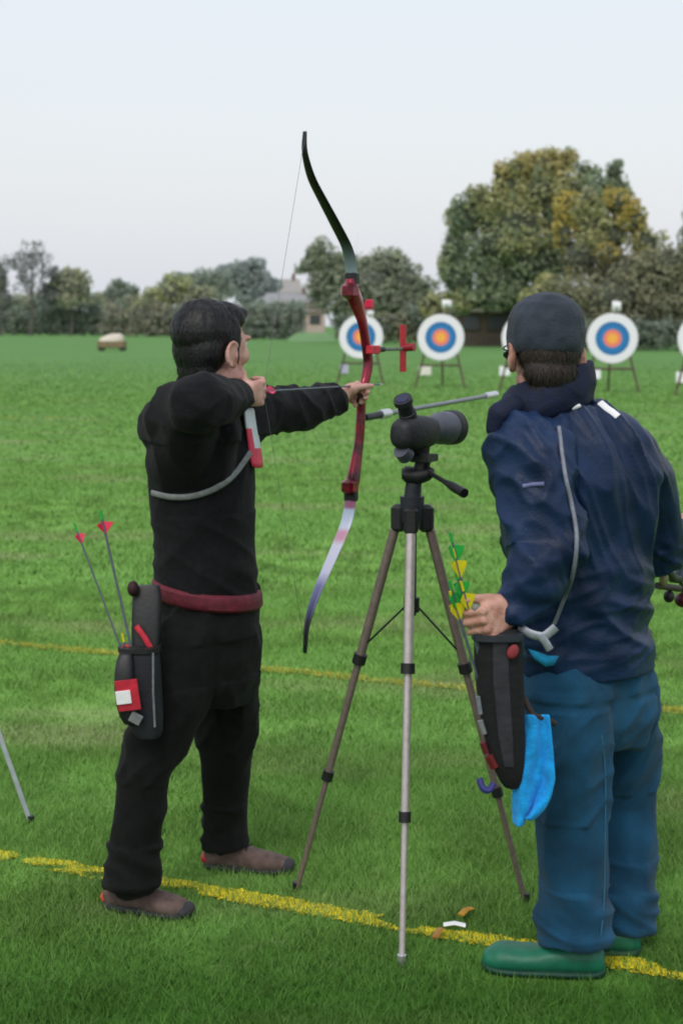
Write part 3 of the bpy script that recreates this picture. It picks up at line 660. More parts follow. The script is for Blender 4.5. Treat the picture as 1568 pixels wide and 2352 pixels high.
# standing collar, rolled hood behind the neck
cl_ = MB()
def cring(cx, wl, wr_, cy, tilt, dn, df):        # a tilted ring round the neck: higher on the right, dropping to the open left front
    out_ = []
    for i in range(36):
        t = 2*math.pi*i/36; c_, s_ = math.cos(t), math.sin(t)
        out_.append(P(cx + (wl if c_ < 0 else wr_)*c_, cy - tilt*c_, 3.74 - (dn if s_ > 0 else df)*s_))
    return out_
cl_.rings([cring(1258, 118, 104, 960, 40, .118, .09), cring(1257, 134, 108, 935, 52, .128, .095), cring(1260, 124, 106, 905, 44, .124, .095), cring(1264, 106, 98, 876, 34, .112, .092), cring(1266, 96, 94, 860, 29, .104, .09),
           cring(1266, 90, 88, 856, 28, .097, .085), cring(1266, 84, 82, 862, 28, .090, .08), cring(1264, 80, 78, 930, 20, .085, .08)])
cl_.cap_tube([P(1176, 930, 3.60), P(1146, 955, 3.59), P(1140, 985, 3.59)], [.026, .030, .022], 16)
fuse('collar', cl_, m_navy2, jo, .0055, 8, lambda p, n_: .006*max(0, ridge(V((p.x*6, p.y*6, p.z*16 + p.x*8))))**1.5 + .002*noise.noise(p*20))
pp = curve([(1281, 982, 0), (1287, 1040, 0), (1297, 1100, 0), (1310, 1160, 0), (1322, 1225, 0), (1318, 1290, 0), (1305, 1345, 0), (1288, 1390, 0), (1272, 1432, 0)], 5)
sn = snap(jo, [(p.x, p.y) for p in pp], .002)
pts = [r[0] for r in sn]
for _ in range(3): pts = [pts[0]] + [(pts[i-1] + pts[i]*2 + pts[i+1])/4 for i in range(1, len(pts)-1)] + [pts[-1]]
pts = [p - V((0, .004, 0)) for p in pts]
build('piping', MB().tube(pts, .0052, 10, flat=.0045), m_grey, jo)
def badge(name, pts, m, r, parent=jo, off=.003):
    s_ = snap(jo, pts, off)
    if len(s_) > 1: return build(name, MB().tube([q[0] for q in s_], r, 10, flat=.003, side=(s_[0][1].cross(s_[-1][0]-s_[0][0])).normalized()), m, parent)
badge('white_print', [(1305, 908), (1312, 922), (1322, 938)], m_white, .012)
badge('white_print', [(1377, 926), (1392, 940), (1405, 948), (1418, 958)], m_white, .010)
badge('red_print', [(1322, 890), (1338, 893)], mat('dull_red_print', S(112, 30, 50), .6), .010)
badge('red_print', [(1342, 905), (1352, 912)], mat('dull_pink_print', S(116, 56, 92), .6), .007)
badge('sleeve_print', [(1200, 1117), (1222, 1114), (1250, 1112)], mat('lilac_print', S(106, 112, 156), .6), .005)
# jeans
tr = MB()
bx = V((-1, 0, 0)); by = V((0, 1, 0))
def el3(px, py, d, a_, b_): return (P(px, py, d), V((1, .25, 0)).normalized()*a_, V((-.25, 1, 0)).normalized()*b_)
tr.loft([el3(1352, 1500, 3.74, .148, .122), el3(1352, 1560, 3.74, .166, .136), el3(1354, 1640, 3.75, .168, .14), el3(1368, 1700, 3.76, .12, .11)], 32)
tr.cap_tube([P(1300, 1590, 3.66), P(1302, 1700, 3.64), P(1312, 1850, 3.64), P(1318, 2000, 3.65), P(1316, 2100, 3.65)], [.112, .104, .094, .088, .084], 28); tr.tube([P(1316, 2070, 3.65), P(1316, 2120, 3.65), P(1319, 2160, 3.645)], [.087, .089, .092], 28)
tr.cap_tube([P(1420, 1590, 3.84), P(1432, 1700, 3.86), P(1438, 1850, 3.88), P(1440, 2000, 3.83), P(1436, 2080, 3.80)], [.100, .092, .080, .074, .070], 28); tr.tube([P(1436, 2050, 3.80), P(1436, 2130, 3.79)], [.072, .074], 28)
def td2(p, n_):
    d = .012*max(0, ridge(V((p.x*8 - p.z*2.2, p.y*8, p.z*2.0 + 3))))**1.4 + .003*noise.noise(p*15)
    if p.z < .24: d += .013*max(0, ridge(V((p.x*5, p.y*5, p.z*15 + p.x*7))))**1.5
    if .42 < p.z < .72: d += .010*max(0, ridge(V((p.x*8 + 3, p.y*7, p.z*11 - p.x*11))))**1.5
    if p.z > .74: d += .010*max(0, ridge(V((p.x*7 + p.z*8, p.y*8, p.z*6 - p.x*7))))**1.5
    return d - .005
jn = fuse('jeans', tr, m_teal, man, .0062, 5, td2)
m_seam = mat('highlight_seam_cloth', S(44, 104, 138), .85, 40, .2)  # side seam in a paler tone, standing in for the leg's highlight
for sp_ in (((1380, 1690), (1388, 1760), (1389, 1840), (1388, 1920), (1387, 2000), (1385, 2080), (1378, 2150)),):
    q_ = snap(jn, [(p.x, p.y) for p in curve([(x, y, 0) for x, y in sp_], 4)], .001)
    if len(q_) > 3: build('highlight_seam', MB().tube(relax([r[0] for r in q_]), .0020, 8), m_seam, jn)
for nm, h_, t_, hh in (('l', (1388, 2237), (1106, 2222), .080), ('r', (1470, 2186), (1240, 2176), .080)):
    he, to = G(*h_), G(*t_); he.z = to.z = 0
    mb, t, s, L = shoe(MB(), he, to, .108, hh, power=2.3, prof=((0, .34, .62), (.025, .62, .86), (.10, .84, 1.0), (.28, .88, 1.02), (.42, .90, .92), (.54, .97, .80), (.66, 1.0, .78), (.78, 1.0, .82), (.88, .88, .78), (.95, .64, .64), (.985, .42, .54), (1, .2, .36)))
    so = fuse('clog', mb, m_green, man, .005, 4, lambda p, n_: .002*noise.noise(p*18))
    secs = [(he + t*L*u + UPV*.012, s*.058*w_, UPV*.011) for u, w_ in ((-.01, .3), (.03, .75), (.2, .96), (.45, .92), (.7, 1.05), (.88, .96), (.97, .68), (1.01, .3))]
    build('sole', MB().loft(secs, 24, power=3), m_greend, so, subsurf=1)

# ------------------------------------------------------------------ spotter's quiver, arrows, towel
m_clip = mat('dull_silver', S(150, 156, 166), .45, 60, .15, metal=.3)
q2 = thing('quiver', tuple(P(1150, 1460, 3.38)), 'long black quiver under the hand of the person in navy, with bright arrows', 'quiver')
build('tube', MB().loft([qs(1142, 1440, 3.40, .050, .030), qs(1142, 1455, 3.40, .058, .040), qs(1145, 1560, 3.40, .058, .042), qs(1156, 1680, 3.40, .052, .040), qs(1168, 1770, 3.40, .038, .034), qs(1176, 1815, 3.40, .018, .02)], 24, power=3), mat('black_quiver_cloth', (.004, .004, .006), .85, 30, .35, .3), q2, subsurf=1)
build('front_panel', MB().loft([qs(1148, 1475, 3.362, .018, .006), qs(1150, 1560, 3.360, .019, .006), qs(1160, 1690, 3.362, .017, .006), qs(1168, 1760, 3.368, .012, .005)], 16, power=4), mat('lighter_black_panel', S(46, 44, 52), .8, 30, .3, .3), q2)  # lighter vertical band down the middle of the quiver
build('rim', MB().loft([qs(1142, 1452, 3.39, .061, .043), qs(1142, 1466, 3.39, .061, .043)], 24, power=3), m_dark2, q2)
for a_, b_, r, m_ in (((1097, 1600), (1103, 1640), .006, m_grey), ((1102, 1655), (1112, 1685), .007, m_strap), ((1108, 1705), (1116, 1730), .008, mat('deep_red_print', S(88, 14, 30), .6)), ((1122, 1735), (1136, 1762), .011, mat('dark_red_print', S(104, 12, 16), .6))):
    build('side_print', MB().tube([P(*a_, 3.375), P(*b_, 3.375)], r, 8), m_, q2)
build('red_tab', MB().ball(P(1177, 1497, 3.352), (.013, .006, .018), Matrix.Rotation(.4, 3, 'Y')), mat('coral_tab', S(140, 46, 54), .7), q2)
build('blue_clip', MB().tube(curve([P(1100, 1788, 3.38), P(1108, 1810, 3.37), P(1122, 1815, 3.37), P(1132, 1800, 3.38)]), .008, 8), mat('indigo_clip', S(42, 44, 110), .5), q2)
build('top_clip', MB().ball(P(1091, 1397, 3.365), (.010, .010, .011)), m_strap, q2)
build('belt_clip', MB().tube(curve([P(1192, 1440, 3.40), P(1215, 1455, 3.38), P(1245, 1462, 3.37), P(1262, 1452, 3.37), P(1276, 1440, 3.37)]), .011, 10, flat=.005, side=UPV), m_clip, q2)
build('belt_clip_arm', MB().tube([P(1240, 1460, 3.365), P(1252, 1475, 3.365), P(1262, 1492, 3.37)], .009, 10, flat=.004, side=V((1, 0, 0))), m_clip, q2)
ag = 'bright arrows in the black quiver'
for (nx, ny), (tx, ty), vm, nm, lb in (
        ((1037, 1240), (1150, 1700), m_grn, m_grn, 'topmost green-fletched arrow in the quiver of the person in navy'),
        ((1043, 1276), (1148, 1700), m_yel, m_yel, 'yellow-fletched arrow directly below the topmost green one in the quiver'),
        ((1049, 1325), (1152, 1700), m_grn, m_grn, 'green-fletched arrow in the middle of the bunch in the black quiver'),
        ((1036, 1350), (1135, 1690), m_grn, m_grn, 'leftmost low green-fletched arrow beside two yellow ones in the black quiver'),
        ((1062, 1352), (1156, 1700), m_yel, m_yel, 'yellow-fletched arrow nearest to the hand of the person in navy'),
        ((1038, 1375), (1140, 1690), m_yel, m_yel, 'lowest yellow-fletched arrow touching the tripod leg in the black quiver')):
    make_arrow('arrow', P(nx, ny, 3.36), P(tx, ty, 3.395), vm, nm, m_shaft, lb, ag, vl=.055, vh=.022)
tw = thing('towel', tuple(P(1225, 1640, 3.42)), 'bright blue towel hanging from the black quiver beside the teal jeans', 'towel')
rows = []; NU, NVv = 20, 26
L0 = [(1640, 1190, 1262), (1680, 1192, 1266), (1740, 1182, 1272), (1790, 1177, 1274), (1830, 1175, 1262), (1860, 1176, 1245), (1890, 1181, 1214)]
for j in range(NVv):
    v = j/(NVv-1); py = 1640 + v*250
    xa = np.interp(py, [q[0] for q in L0], [q[1] for q in L0]); xb = np.interp(py, [q[0] for q in L0], [q[2] for q in L0])
    for i in range(NU):
        u = i/(NU-1); amp = .006 + .010*v
        rows.append(P(xa + (xb-xa)*u + 4*noise.noise(V((u*3, v*3, 2))), py + (10*math.sin(u*5) if j == NVv-1 else 0), 3.40 + amp*math.sin(u*11 + v*1.5 + 1.2*noise.noise(V((u*2, v*2, 0)))) + .01*noise.noise(V((u*6, v*5, 9)))))
fs = [(j*NU+i, j*NU+i+1, (j+1)*NU+i+1, (j+1)*NU+i) for j in range(NVv-1) for i in range(NU-1)]
o = build('cloth', MB().add(rows, fs), m_blue, tw); md = o.modifiers.new('t', 'SOLIDIFY'); md.thickness = .006
o.modifiers.new('s', 'SUBSURF').render_levels = 1
build('loop', MB().tube([P(1200, 1600, 3.40), P(1222, 1642, 3.395), P(1260, 1655, 3.41), P(1272, 1662, 3.43)], .008, 8), mat('brown_loop', S(52, 40, 36), .8), tw)
hk = MB().add([P(1212, 1490, 3.405), P(1232, 1496, 3.40), P(1258, 1506, 3.40), P(1280, 1506, 3.41), P(1268, 1527, 3.405), P(1250, 1530, 3.40), P(1226, 1512, 3.40)], [(0, 1, 6), (1, 2, 5, 6), (2, 3, 4, 5)])
o = build('folded_corner', hk, mat('cyan_corner', S(6, 126, 170), .9, 40, .2), tw); md = o.modifiers.new('t', 'SOLIDIFY'); md.thickness = .006

# ------------------------------------------------------------------ second bow at the right edge
rb = thing('recurve_bow', tuple(P(1566, 1240, 4.25)), 'mostly hidden dark bow carried at the right edge by the person in navy', 'bow')
build('riser', MB().tube(curve([P(1590, 1120, 4.40), P(1580, 1200, 4.33), P(1572, 1250, 4.28), P(1560, 1330, 4.22)]), [.018]*19, 10), mat('slate_riser', S(70, 88, 100), .5), rb)
build('limb', MB().tube(curve([P(1590, 1120, 4.40), P(1620, 960, 4.5), P(1640, 840, 4.5), P(1636, 760, 4.45)]), lerp_list([.02, .008], 19), 10, flat=.005), m_limbk, rb)
build('limb', MB().tube(curve([P(1560, 1330, 4.22), P(1600, 1480, 4.2), P(1640, 1600, 4.2)]), lerp_list([.02, .008], 13), 10, flat=.005), m_limbk, rb)
build('side_rod', MB().tube([P(1572, 1290, 4.27), P(1530, 1262, 4.15), P(1512, 1240, 4.1)], .016, 10), m_dark, rb)
build('lower_rod', MB().tube([P(1560, 1330, 4.22), P(1543, 1328, 4.15), P(1522, 1300, 4.05)], .014, 10), m_dark, rb)
build('brass_joint', MB().ball(P(1523, 1330, 4.06), (.014, .014, .02)), mat('pale_brass', S(150, 148, 96), .5), rb)
build('rod', MB().tube([P(1508, 1345, 4.06), P(1560, 1352, 4.12)], .010, 10), mat('brown_rod', S(66, 56, 52), .5), rb)
build('weight', MB().ball(P(1535, 1370, 4.1), (.016, .016, .018)), m_dark, rb)
build('weight', MB().ball(P(1568, 1378, 4.15), (.026, .026, .022)), mat('dark_red_weight', S(70, 6, 22), .4), rb)

# ------------------------------------------------------------------ tripods
def make_tripod(name, label, apex, feet, frames, mats_, head_=True, locks=((.36, .63), (.40, .66), (.38, .70)), brace_z=.72):
    t = thing(name, (apex.x, apex.y, 0), label, 'tripod')
    hub = build('hub', MB().tube([apex + UPV*.03, apex - UPV*.04], [.034, .028], 16), m_dark2, t)
    build('centre_column', MB().tube([apex + UPV*.10, apex - UPV*.30], .013, 12), m_dark2, t)
    for i, ft in enumerate(feet):
        ft = V(ft); o_ = V((ft.x-apex.x, ft.y-apex.y, 0)).normalized(); top = apex + o_*.040 - UPV*.02
        lg = MB(); l1, l2 = locks[i]; side = o_.cross(UPV)
        d = ft-top
        lg.tube([top + d*.04, top + d*l1], [.0135, .0135], 12); lg.tube([top + d*l1, top + d*l2], .0108, 12); lg.tube([top + d*l2, ft], [.0086, .0082], 12)
        lo = build('leg', lg, mats_[i], t)
        build('leg_hinge', MB().box(top - UPV*.012, (.019, .020, .038), frame(side, o_, UPV), bev=.25), m_dark, t)
        for l_ in (l1, l2): build('leg_lock', MB().tube([top + d*(l_-.012), top + d*(l_+.012)], .0195 if l_ == l1 else .0165, 12), m_dark, lo)
        build('foot', MB().tube([ft + V((0, 0, .0)) + UPV*.03 - d.normalized()*.0, ft + UPV*.001], [.012, .010], 10), m_silver if (i == 0 and mats_[0] is m_champ) else m_dark, lo)
        bz = apex - UPV*.27; tgt = top + d*(l1*.92)
        build('brace', MB().tube([bz + o_*.012, tgt], .006, 8, flat=.003, side=side), m_dark2, t)
    build('brace_collar', MB().tube([apex - UPV*.25, apex - UPV*.29], .022, 12), m_dark, t)
    return t
apex = P(946, 1165, 3.98)
tp = make_tripod('tripod', 'tall tripod with one leg painted pale as lit and two taupe legs between the two people', apex, [G(922, 2218), G(680, 2048), G(1206, 2074)], None, [m_champ, m_taupe, m_taupe], locks=((.345, .675), (.365, .675), (.38, .70)))
hz = P(950, 1092, 3.98)
build('head_post', MB().tube([apex + UPV*.02, hz - UPV*.02], [.024, .022], 14), m_dark2, tp)
build('pan_head', MB().loft([(P(922, 1088, 3.98), V((0, 0, .014)), V((0, .026, 0))), (P(932, 1090, 3.98), V((0, 0, .024)), V((0, .03, 0))), (P(955, 1094, 3.98), V((0, 0, .026)), V((0, .032, 0))), (P(985, 1088, 3.98), V((0, 0, .020)), V((0, .028, 0))), (P(996, 1085, 3.98), V((0, 0, .01)), V((0, .02, 0)))], 16), m_dark, tp)
ho = build('pan_handle', MB().tube([P(984, 1085, 3.96), P(1020, 1106, 3.88), P(1040, 1118, 3.84), P(1066, 1133, 3.79)], [.006, .0065, .0125, .0130], 12), m_dark, tp)
build('mount_plate', MB().box(P(974, 1052, 3.98), (.026, .036, .010), Matrix.Rotation(-.5, 3, 'Z')), m_dark, tp)
build('mount_post', MB().tube([P(966, 1080, 3.98), P(974, 1050, 3.98)], .021, 12), m_dark, tp)
m_leg = mat('pale_grey_leg', S(176, 184, 188), .45, 40, .12, metal=.2)
ap2 = G(-175, 1880); ap2.z = 1.05
make_tripod('tripod', 'silver tripod leg with dark foot at the left edge of the grass', ap2, [G(72, 1893), G(-330, 1870), G(-190, 1740)], None, [m_leg]*3)
# spotting scope
AXS = V((.60, .80, -.02)).normalized(); SX = V((AXS.y, -AXS.x, 0)).normalized(); SU = SX.cross(AXS); sc_c = P(962, 992, 3.98)
sco = thing('spotting_scope', tuple(sc_c), 'black angled spotting scope mounted on top of the tripod', 'spotting scope')
def sl_(u, x, z, a_, b_): return (sc_c + AXS*u + SX*x + SU*z, SX*a_, SU*b_)
build('prism_body', MB().loft([sl_(-.105, 0, -.004, .020, .022), sl_(-.095, 0, -.003, .034, .038), (sl_(-.05, 0, 0, .042, .050)), sl_(0, 0, -.002, .042, .048), sl_(.045, 0, 0, .038, .040), sl_(.06, 0, 0, .034, .036)], 28, power=2.6), m_scope, sco, subsurf=1)
bo = build('barrel', MB().loft([sl_(.05, 0, .004, .034, .034), sl_(.075, 0, .006, .038, .038), sl_(.10, 0, .006, .045, .045), sl_(.165, 0, .006, .047, .047), sl_(.178, 0, .006, .044, .044)], 32), m_scopeg, sco)
build('objective_lens', MB().loft([sl_(.174, 0, .006, .038, .038), sl_(.181, 0, .006, .036, .036)], 24), m_glass, bo)
build('lens_hood', MB().loft([sl_(.145, 0, .006, .0485, .0485), sl_(.174, 0, .006, .0488, .0488)], 32), m_scope, bo)
ed = (-AXS*.70 + UPV*.95 + SX*.1).normalized(); e0 = sc_c - AXS*.045 + SU*.030
eo = build('eyepiece', MB().tube([e0, e0 + ed*.03, e0 + ed*.032, e0 + ed*.060, e0 + ed*.064, e0 + ed*.078], [.024, .024, .021, .021, .026, .025], 24), m_scope, sco)
build('eye_lens', MB().tube([e0 + ed*.077, e0 + ed*.080], [.019, .017], 20), m_glass, eo)
build('focus_knob', MB().tube([sc_c + AXS*.02 - SX*.045 + SU*.01, sc_c + AXS*.02 - SX*.062 + SU*.01], .018, 16), m_dark, sco)
build('mount_foot', MB().loft([(sc_c - SU*.040, AXS*.034, SX*.024), (sc_c - SU*.058 + AXS*.006, AXS*.028, SX*.020), (P(972, 1048, 3.98), AXS*.022, SX*.018)], 16, power=3), m_scope, sco)
build('lens_cap', MB().tube([sc_c - AXS*.085 - SU*.045, sc_c - AXS*.06 - SU*.062], [.022, .024], 16), m_scopeg, sco)

# ------------------------------------------------------------------ line marker on the shooting line
mk = thing('line_marker', tuple(G(1040, 2140)), 'small crossed orange tape with white tag lying on the yellow line', 'marker')
def strip(a_, b_, w_, z): 
    A, Bp = G(*a_), G(*b_); A.z = Bp.z = z; return MB().tube([A, (A+Bp)/2 + UPV*.006, Bp], w_, 8, flat=.004, side=UPV.cross(Bp-A))
m_tape = mat('orange_tape', S(176, 128, 30), .7, 30, .2)
build('tape', strip((1082, 2106), (1056, 2122), .011, .026), m_tape, mk)
build('tape', strip((1012, 2152), (998, 2174), .010, .024), mat('dull_orange_tape', S(158, 112, 48), .7, 30, .2), mk)
build('tag', strip((1018, 2146), (1068, 2148), .012, .028), m_white, mk)

# ------------------------------------------------------------------ archery targets
m_f, nt, b = base_mat('target_face'); tc = nt.add('ShaderNodeTexCoord'); vl = nt.add('ShaderNodeVectorMath', operation='LENGTH')
mp = nt.add('ShaderNodeMapping'); mp.inputs['Scale'].default_value = (1, 0, 1); nt.link(tc.outputs['Object'], mp.inputs[0]); nt.link(mp.outputs[0], vl.inputs[0])
RB = .62
mr = nt.add('ShaderNodeMapRange'); mr.inputs[2].default_value = RB; nt.link(vl.outputs['Value'], mr.inputs[0])
rp = nt.add('ShaderNodeValToRGB'); rp.color_ramp.interpolation = 'CONSTANT'; el_ = rp.color_ramp.elements
el_[0].position = 0; el_[0].color = (*S(246, 176, 70), 1); el_[1].position = .20; el_[1].color = (*S(240, 128, 104), 1)
for pos, c in ((.355, S(32, 122, 186)), (.50, S(28, 112, 172)), (.665, (.82, .81, .86))): q = el_.new(pos); q.color = (*c, 1)
nt.link(mr.outputs[0], rp.inputs[0]); nt.link(rp.outputs[0], b.inputs['Base Color']); b.inputs['Roughness'].default_value = .7
m_foam = mat('white_foam', (.80, .80, .83), .9, 12, .1, .3); m_str = mat('straw_back', S(150, 120, 80), .9, 30, .3)
def make_target():
    t = empty('archery_target', (0, 0, 0))
    ZC = 1.33
    c = V((0, 0, ZC)); X, Z, Y = V((1, 0, 0)), V((0, .12, .993)), V((0, .993, -.12))
    bs = MB().loft([(c - Y*.06, X*.60, Z*.60), (c - Y*.045, X*RB, Z*RB), (c + Y*.045, X*RB, Z*RB), (c + Y*.06, X*.60, Z*.60)], 48)
    bo = build('boss', bs, m_foam, t, local=True)
    fm = MB(); n = 48
    vs = [V((.603*math.cos(2*math.pi*i/n), 0, .603*math.sin(2*math.pi*i/n))) for i in range(n)]
    fc = build('target_face', fm.add(vs, [tuple(range(n))]), m_f, bo, local=True, smooth=False)
    fc.location = c - Y*.064; fc.rotation_euler = (-.12, 0, 0)
    for s in (-1, 1):
        lg = MB().tube([(s*.16, .14, 2.0), (s*.66, -.22, .0)], .028, 8, flat=.028)
        build('stand_leg', lg, m_wood, t, local=True)
    build('stand_leg', MB().tube([(0, .16, 1.95), (0, 1.15, 0)], .028, 8), m_wood, t, local=True)
    build('stand_rail', MB().tube([(-.55, -.13, .60), (.55, -.13, .60)], .03, 8), m_wood, t, local=True)
    return t
def copy_tree(o, parent=None):
    c = o.copy(); COL.objects.link(c)
    if parent: c.parent = parent
    for ch in list(o.children): copy_tree(ch, c)
    return c
tspec = [(829, 772, 40.2, 'target directly behind the red bow riser, partly hidden by it'), (1012, 773, 38.2, 'unobstructed target between the red bow and the head in the dark cap'),
         (1207, 777, 36.7, 'target almost wholly hidden behind the dark cap of the person in navy'), (1405, 783, 35.2, 'nearest full target just right of the dark cap'), (1616, 789, 33.8, 'target cut off by the right edge of the field view')]
proto = make_target(); tgts = []
for i, (px, py, d, lb) in enumerate(tspec):
    t = proto if i == 0 else copy_tree(proto)
    p = P(px, py, d); t.location = (p.x, p.y, 0); ORG[t.name] = V((p.x, p.y, 0)); t.rotation_euler = (0, 0, math.radians(-7)); tgts.append((t, p))
    tag(t, lb, 'archery target', 'round archery targets across the field')
def topper(t, p, px, y0, y1, wpx, m, m2=None):
    d = p.y; a, b_ = P(px, y0, d), P(px, y1, d); rz = Matrix.Rotation(math.radians(7), 4, 'Z')
    loc = lambda q: rz @ (q - V((p.x, p.y, 0)))
    q = loc((a+b_)/2); hw = wpx/2*d/FPX; hh = (a.z-b_.z)/2
    st = build('pennant_stick', MB().tube([(q.x, .02, 1.85), (q.x, .02, q.z)], .012, 6), m_wood, t, local=True)
    NX = 5; vs = []
    for i in range(NX):
        u = i/(NX-1); yy = .02 - .02*math.sin(u*6)
        vs += [(q.x - hw + 2*hw*u, yy, q.z + hh*(1-.15*u)), (q.x - hw + 2*hw*u, yy, q.z - hh*(1-.2*u))]
    o = build('pennant', MB().add(vs, [(2*i, 2*i+1, 2*i+3, 2*i+2) for i in range(NX-1)]), m, st, local=True)
    md = o.modifiers.new('t', 'SOLIDIFY'); md.thickness = .012
topper(*tgts[0], 846, 694, 712, 18, mat('red_pennant', S(226, 30, 76), .7)); topper(*tgts[0], 850, 713, 728, 15, m_white)
topper(*tgts[1], 1025, 688, 708, 22, m_white); topper(*tgts[3], 1415, 691, 717, 20, m_white)
for i, ((t, p), (px, py, wpx)) in enumerate(zip(tgts, ((790, 846, 20), (975, 850, 28), (1158, 851, 24), (1366, 859, 24), (1562, 868, 22)))):
    lb = ('pale board on the grass left of the target behind the bow', 'cream board on the grass below the unobstructed middle target', 'white board on the grass peeping out left of the neck of the person in navy', 'white board on the grass touching the collar on the right', 'white board on the grass at the right edge')[i]
    g = G(px, py + 17); nb = thing('number_board', (g.x, g.y, 0), lb, 'board', 'small boards before the targets'); hw = wpx/2*g.y/FPX
    build('panel', MB().box(g + UPV*.22, (hw, .02, .15), Matrix.Rotation(-.15, 3, 'X')), (mat('pale_lilac_board', S(176, 176, 196), .7), m_offw, m_white, m_white, m_white)[i], nb)
    build('stake', MB().box(g + V((0, .03, .10)), (.02, .012, .10)), m_wood, nb)

# ------------------------------------------------------------------ far field: trees, hedges, houses
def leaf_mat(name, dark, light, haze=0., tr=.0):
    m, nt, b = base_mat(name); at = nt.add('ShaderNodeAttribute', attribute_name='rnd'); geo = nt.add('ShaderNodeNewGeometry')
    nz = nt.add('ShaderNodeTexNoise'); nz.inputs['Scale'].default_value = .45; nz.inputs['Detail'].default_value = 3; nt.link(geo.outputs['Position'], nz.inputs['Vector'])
    H = S(168, 176, 180); hz = lambda c: tuple(min(.75, a*3.3)*(1-haze) + h*.85*haze for a, h in zip(c, H))  # distance haze mixed into the leaf colours
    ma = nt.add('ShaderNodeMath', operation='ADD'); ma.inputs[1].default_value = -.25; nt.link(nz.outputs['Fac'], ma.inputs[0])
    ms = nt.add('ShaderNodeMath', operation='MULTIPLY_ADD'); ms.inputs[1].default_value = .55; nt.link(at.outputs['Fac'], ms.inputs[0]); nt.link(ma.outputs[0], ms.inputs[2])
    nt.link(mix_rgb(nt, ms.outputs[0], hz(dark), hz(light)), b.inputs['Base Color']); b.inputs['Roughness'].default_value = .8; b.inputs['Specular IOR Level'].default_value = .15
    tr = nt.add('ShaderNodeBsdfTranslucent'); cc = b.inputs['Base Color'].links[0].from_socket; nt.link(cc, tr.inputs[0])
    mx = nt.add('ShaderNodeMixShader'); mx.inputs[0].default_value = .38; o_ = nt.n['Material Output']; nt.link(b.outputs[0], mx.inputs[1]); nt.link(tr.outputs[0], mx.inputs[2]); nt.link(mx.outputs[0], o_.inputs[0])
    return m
def lump_leaves(lumps, D, dens, size, flat=.8):
    # lumps: (px, py, rx, ry, material) in photo measure at distance D -> leaf quads through the outer volume of each clump
    C, M_, Rn = [], [], []; cores = MB(); k = D/FPX; dens = dens*3.4; size = size*.52
    full = []
    for px, py, rx, ry, mi in lumps:                 # every bough carries smaller sprays, so the outline breaks up
        full.append((px, py, rx*.86, ry*.86, mi, 0., 1))
        for _ in range(7):
            a_ = rng.uniform(0, 2*np.pi); f_ = rng.uniform(.55, .92); q_ = rng.uniform(.26, .46)
            mj = mi if rng.uniform() < .8 else int(rng.choice([l[4] for l in lumps]))
            full.append((px + rx*f_*math.cos(a_), py + ry*f_*math.sin(a_), rx*q_, ry*q_*1.05, mj, -rng.uniform(.15, .8)*rx*k*(1 - f_*.5), 0))
    for px, py, rx, ry, mi, dy_, big in full:
        c = P(px, py, D); c.y += dy_ + rng.uniform(-.2, .2)*rx*k; a, h = rx*k, ry*k; dp = a*flat
        n = int(dens*(a*h + a*dp + h*dp)*(1.7 if big else 2.6))
        d = rng.normal(0, 1, (n, 3)); d /= np.linalg.norm(d, axis=1)[:, None]
        bump = np.array([noise.fractal(V(q)*2.3 + V((px*.37, py*.21, 0)), 1, 2, 3) for q in d])
        r = (1 - np.abs(rng.normal(0, .13, n))) * (1 + .26*bump) + rng.uniform(0, .07, n)
        p = d*r[:, None]*np.array([a, dp, h]) + np.array(c)
        nrm = d + rng.normal(0, .50, (n, 3)); nrm /= np.linalg.norm(nrm, axis=1)[:, None]
        t = np.cross(nrm, rng.normal(0, 1, (n, 3))); t /= np.linalg.norm(t, axis=1)[:, None]; bt = np.cross(nrm, t)
        s_ = size*rng.uniform(.6, 1.35, n)[:, None]
        q = np.stack([p - t*s_ - bt*s_*.5, p + t*s_*.2 - bt*s_*.8, p + t*s_ + bt*s_*.4, p - t*s_*.1 + bt*s_*.9], 1)
        ok = p[:, 2] > .1
        C.append(q[ok].reshape(-1, 3)); M_.append(np.full(ok.sum(), mi)); Rn.append(np.clip(.5 + .9*bump + rng.normal(0, .18, n) + .12*d[:, 2], 0, 1)[ok])  # leaves on the upper sides coloured lighter, as lit from above
        # shaded inside of the clump
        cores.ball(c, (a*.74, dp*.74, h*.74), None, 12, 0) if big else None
    return np.concatenate(C), np.concatenate(M_), np.concatenate(Rn), cores
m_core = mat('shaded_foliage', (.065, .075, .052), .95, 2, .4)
m_bark = mat('grey_brown_bark', (.055, .045, .036), .95, 6, .4, .4)
m_core2 = mat('hazy_shaded_foliage', (.115, .125, .10), .95, 2, .25); m_bark2 = mat('hazy_bark', (.12, .115, .105), .95, 6, .3)
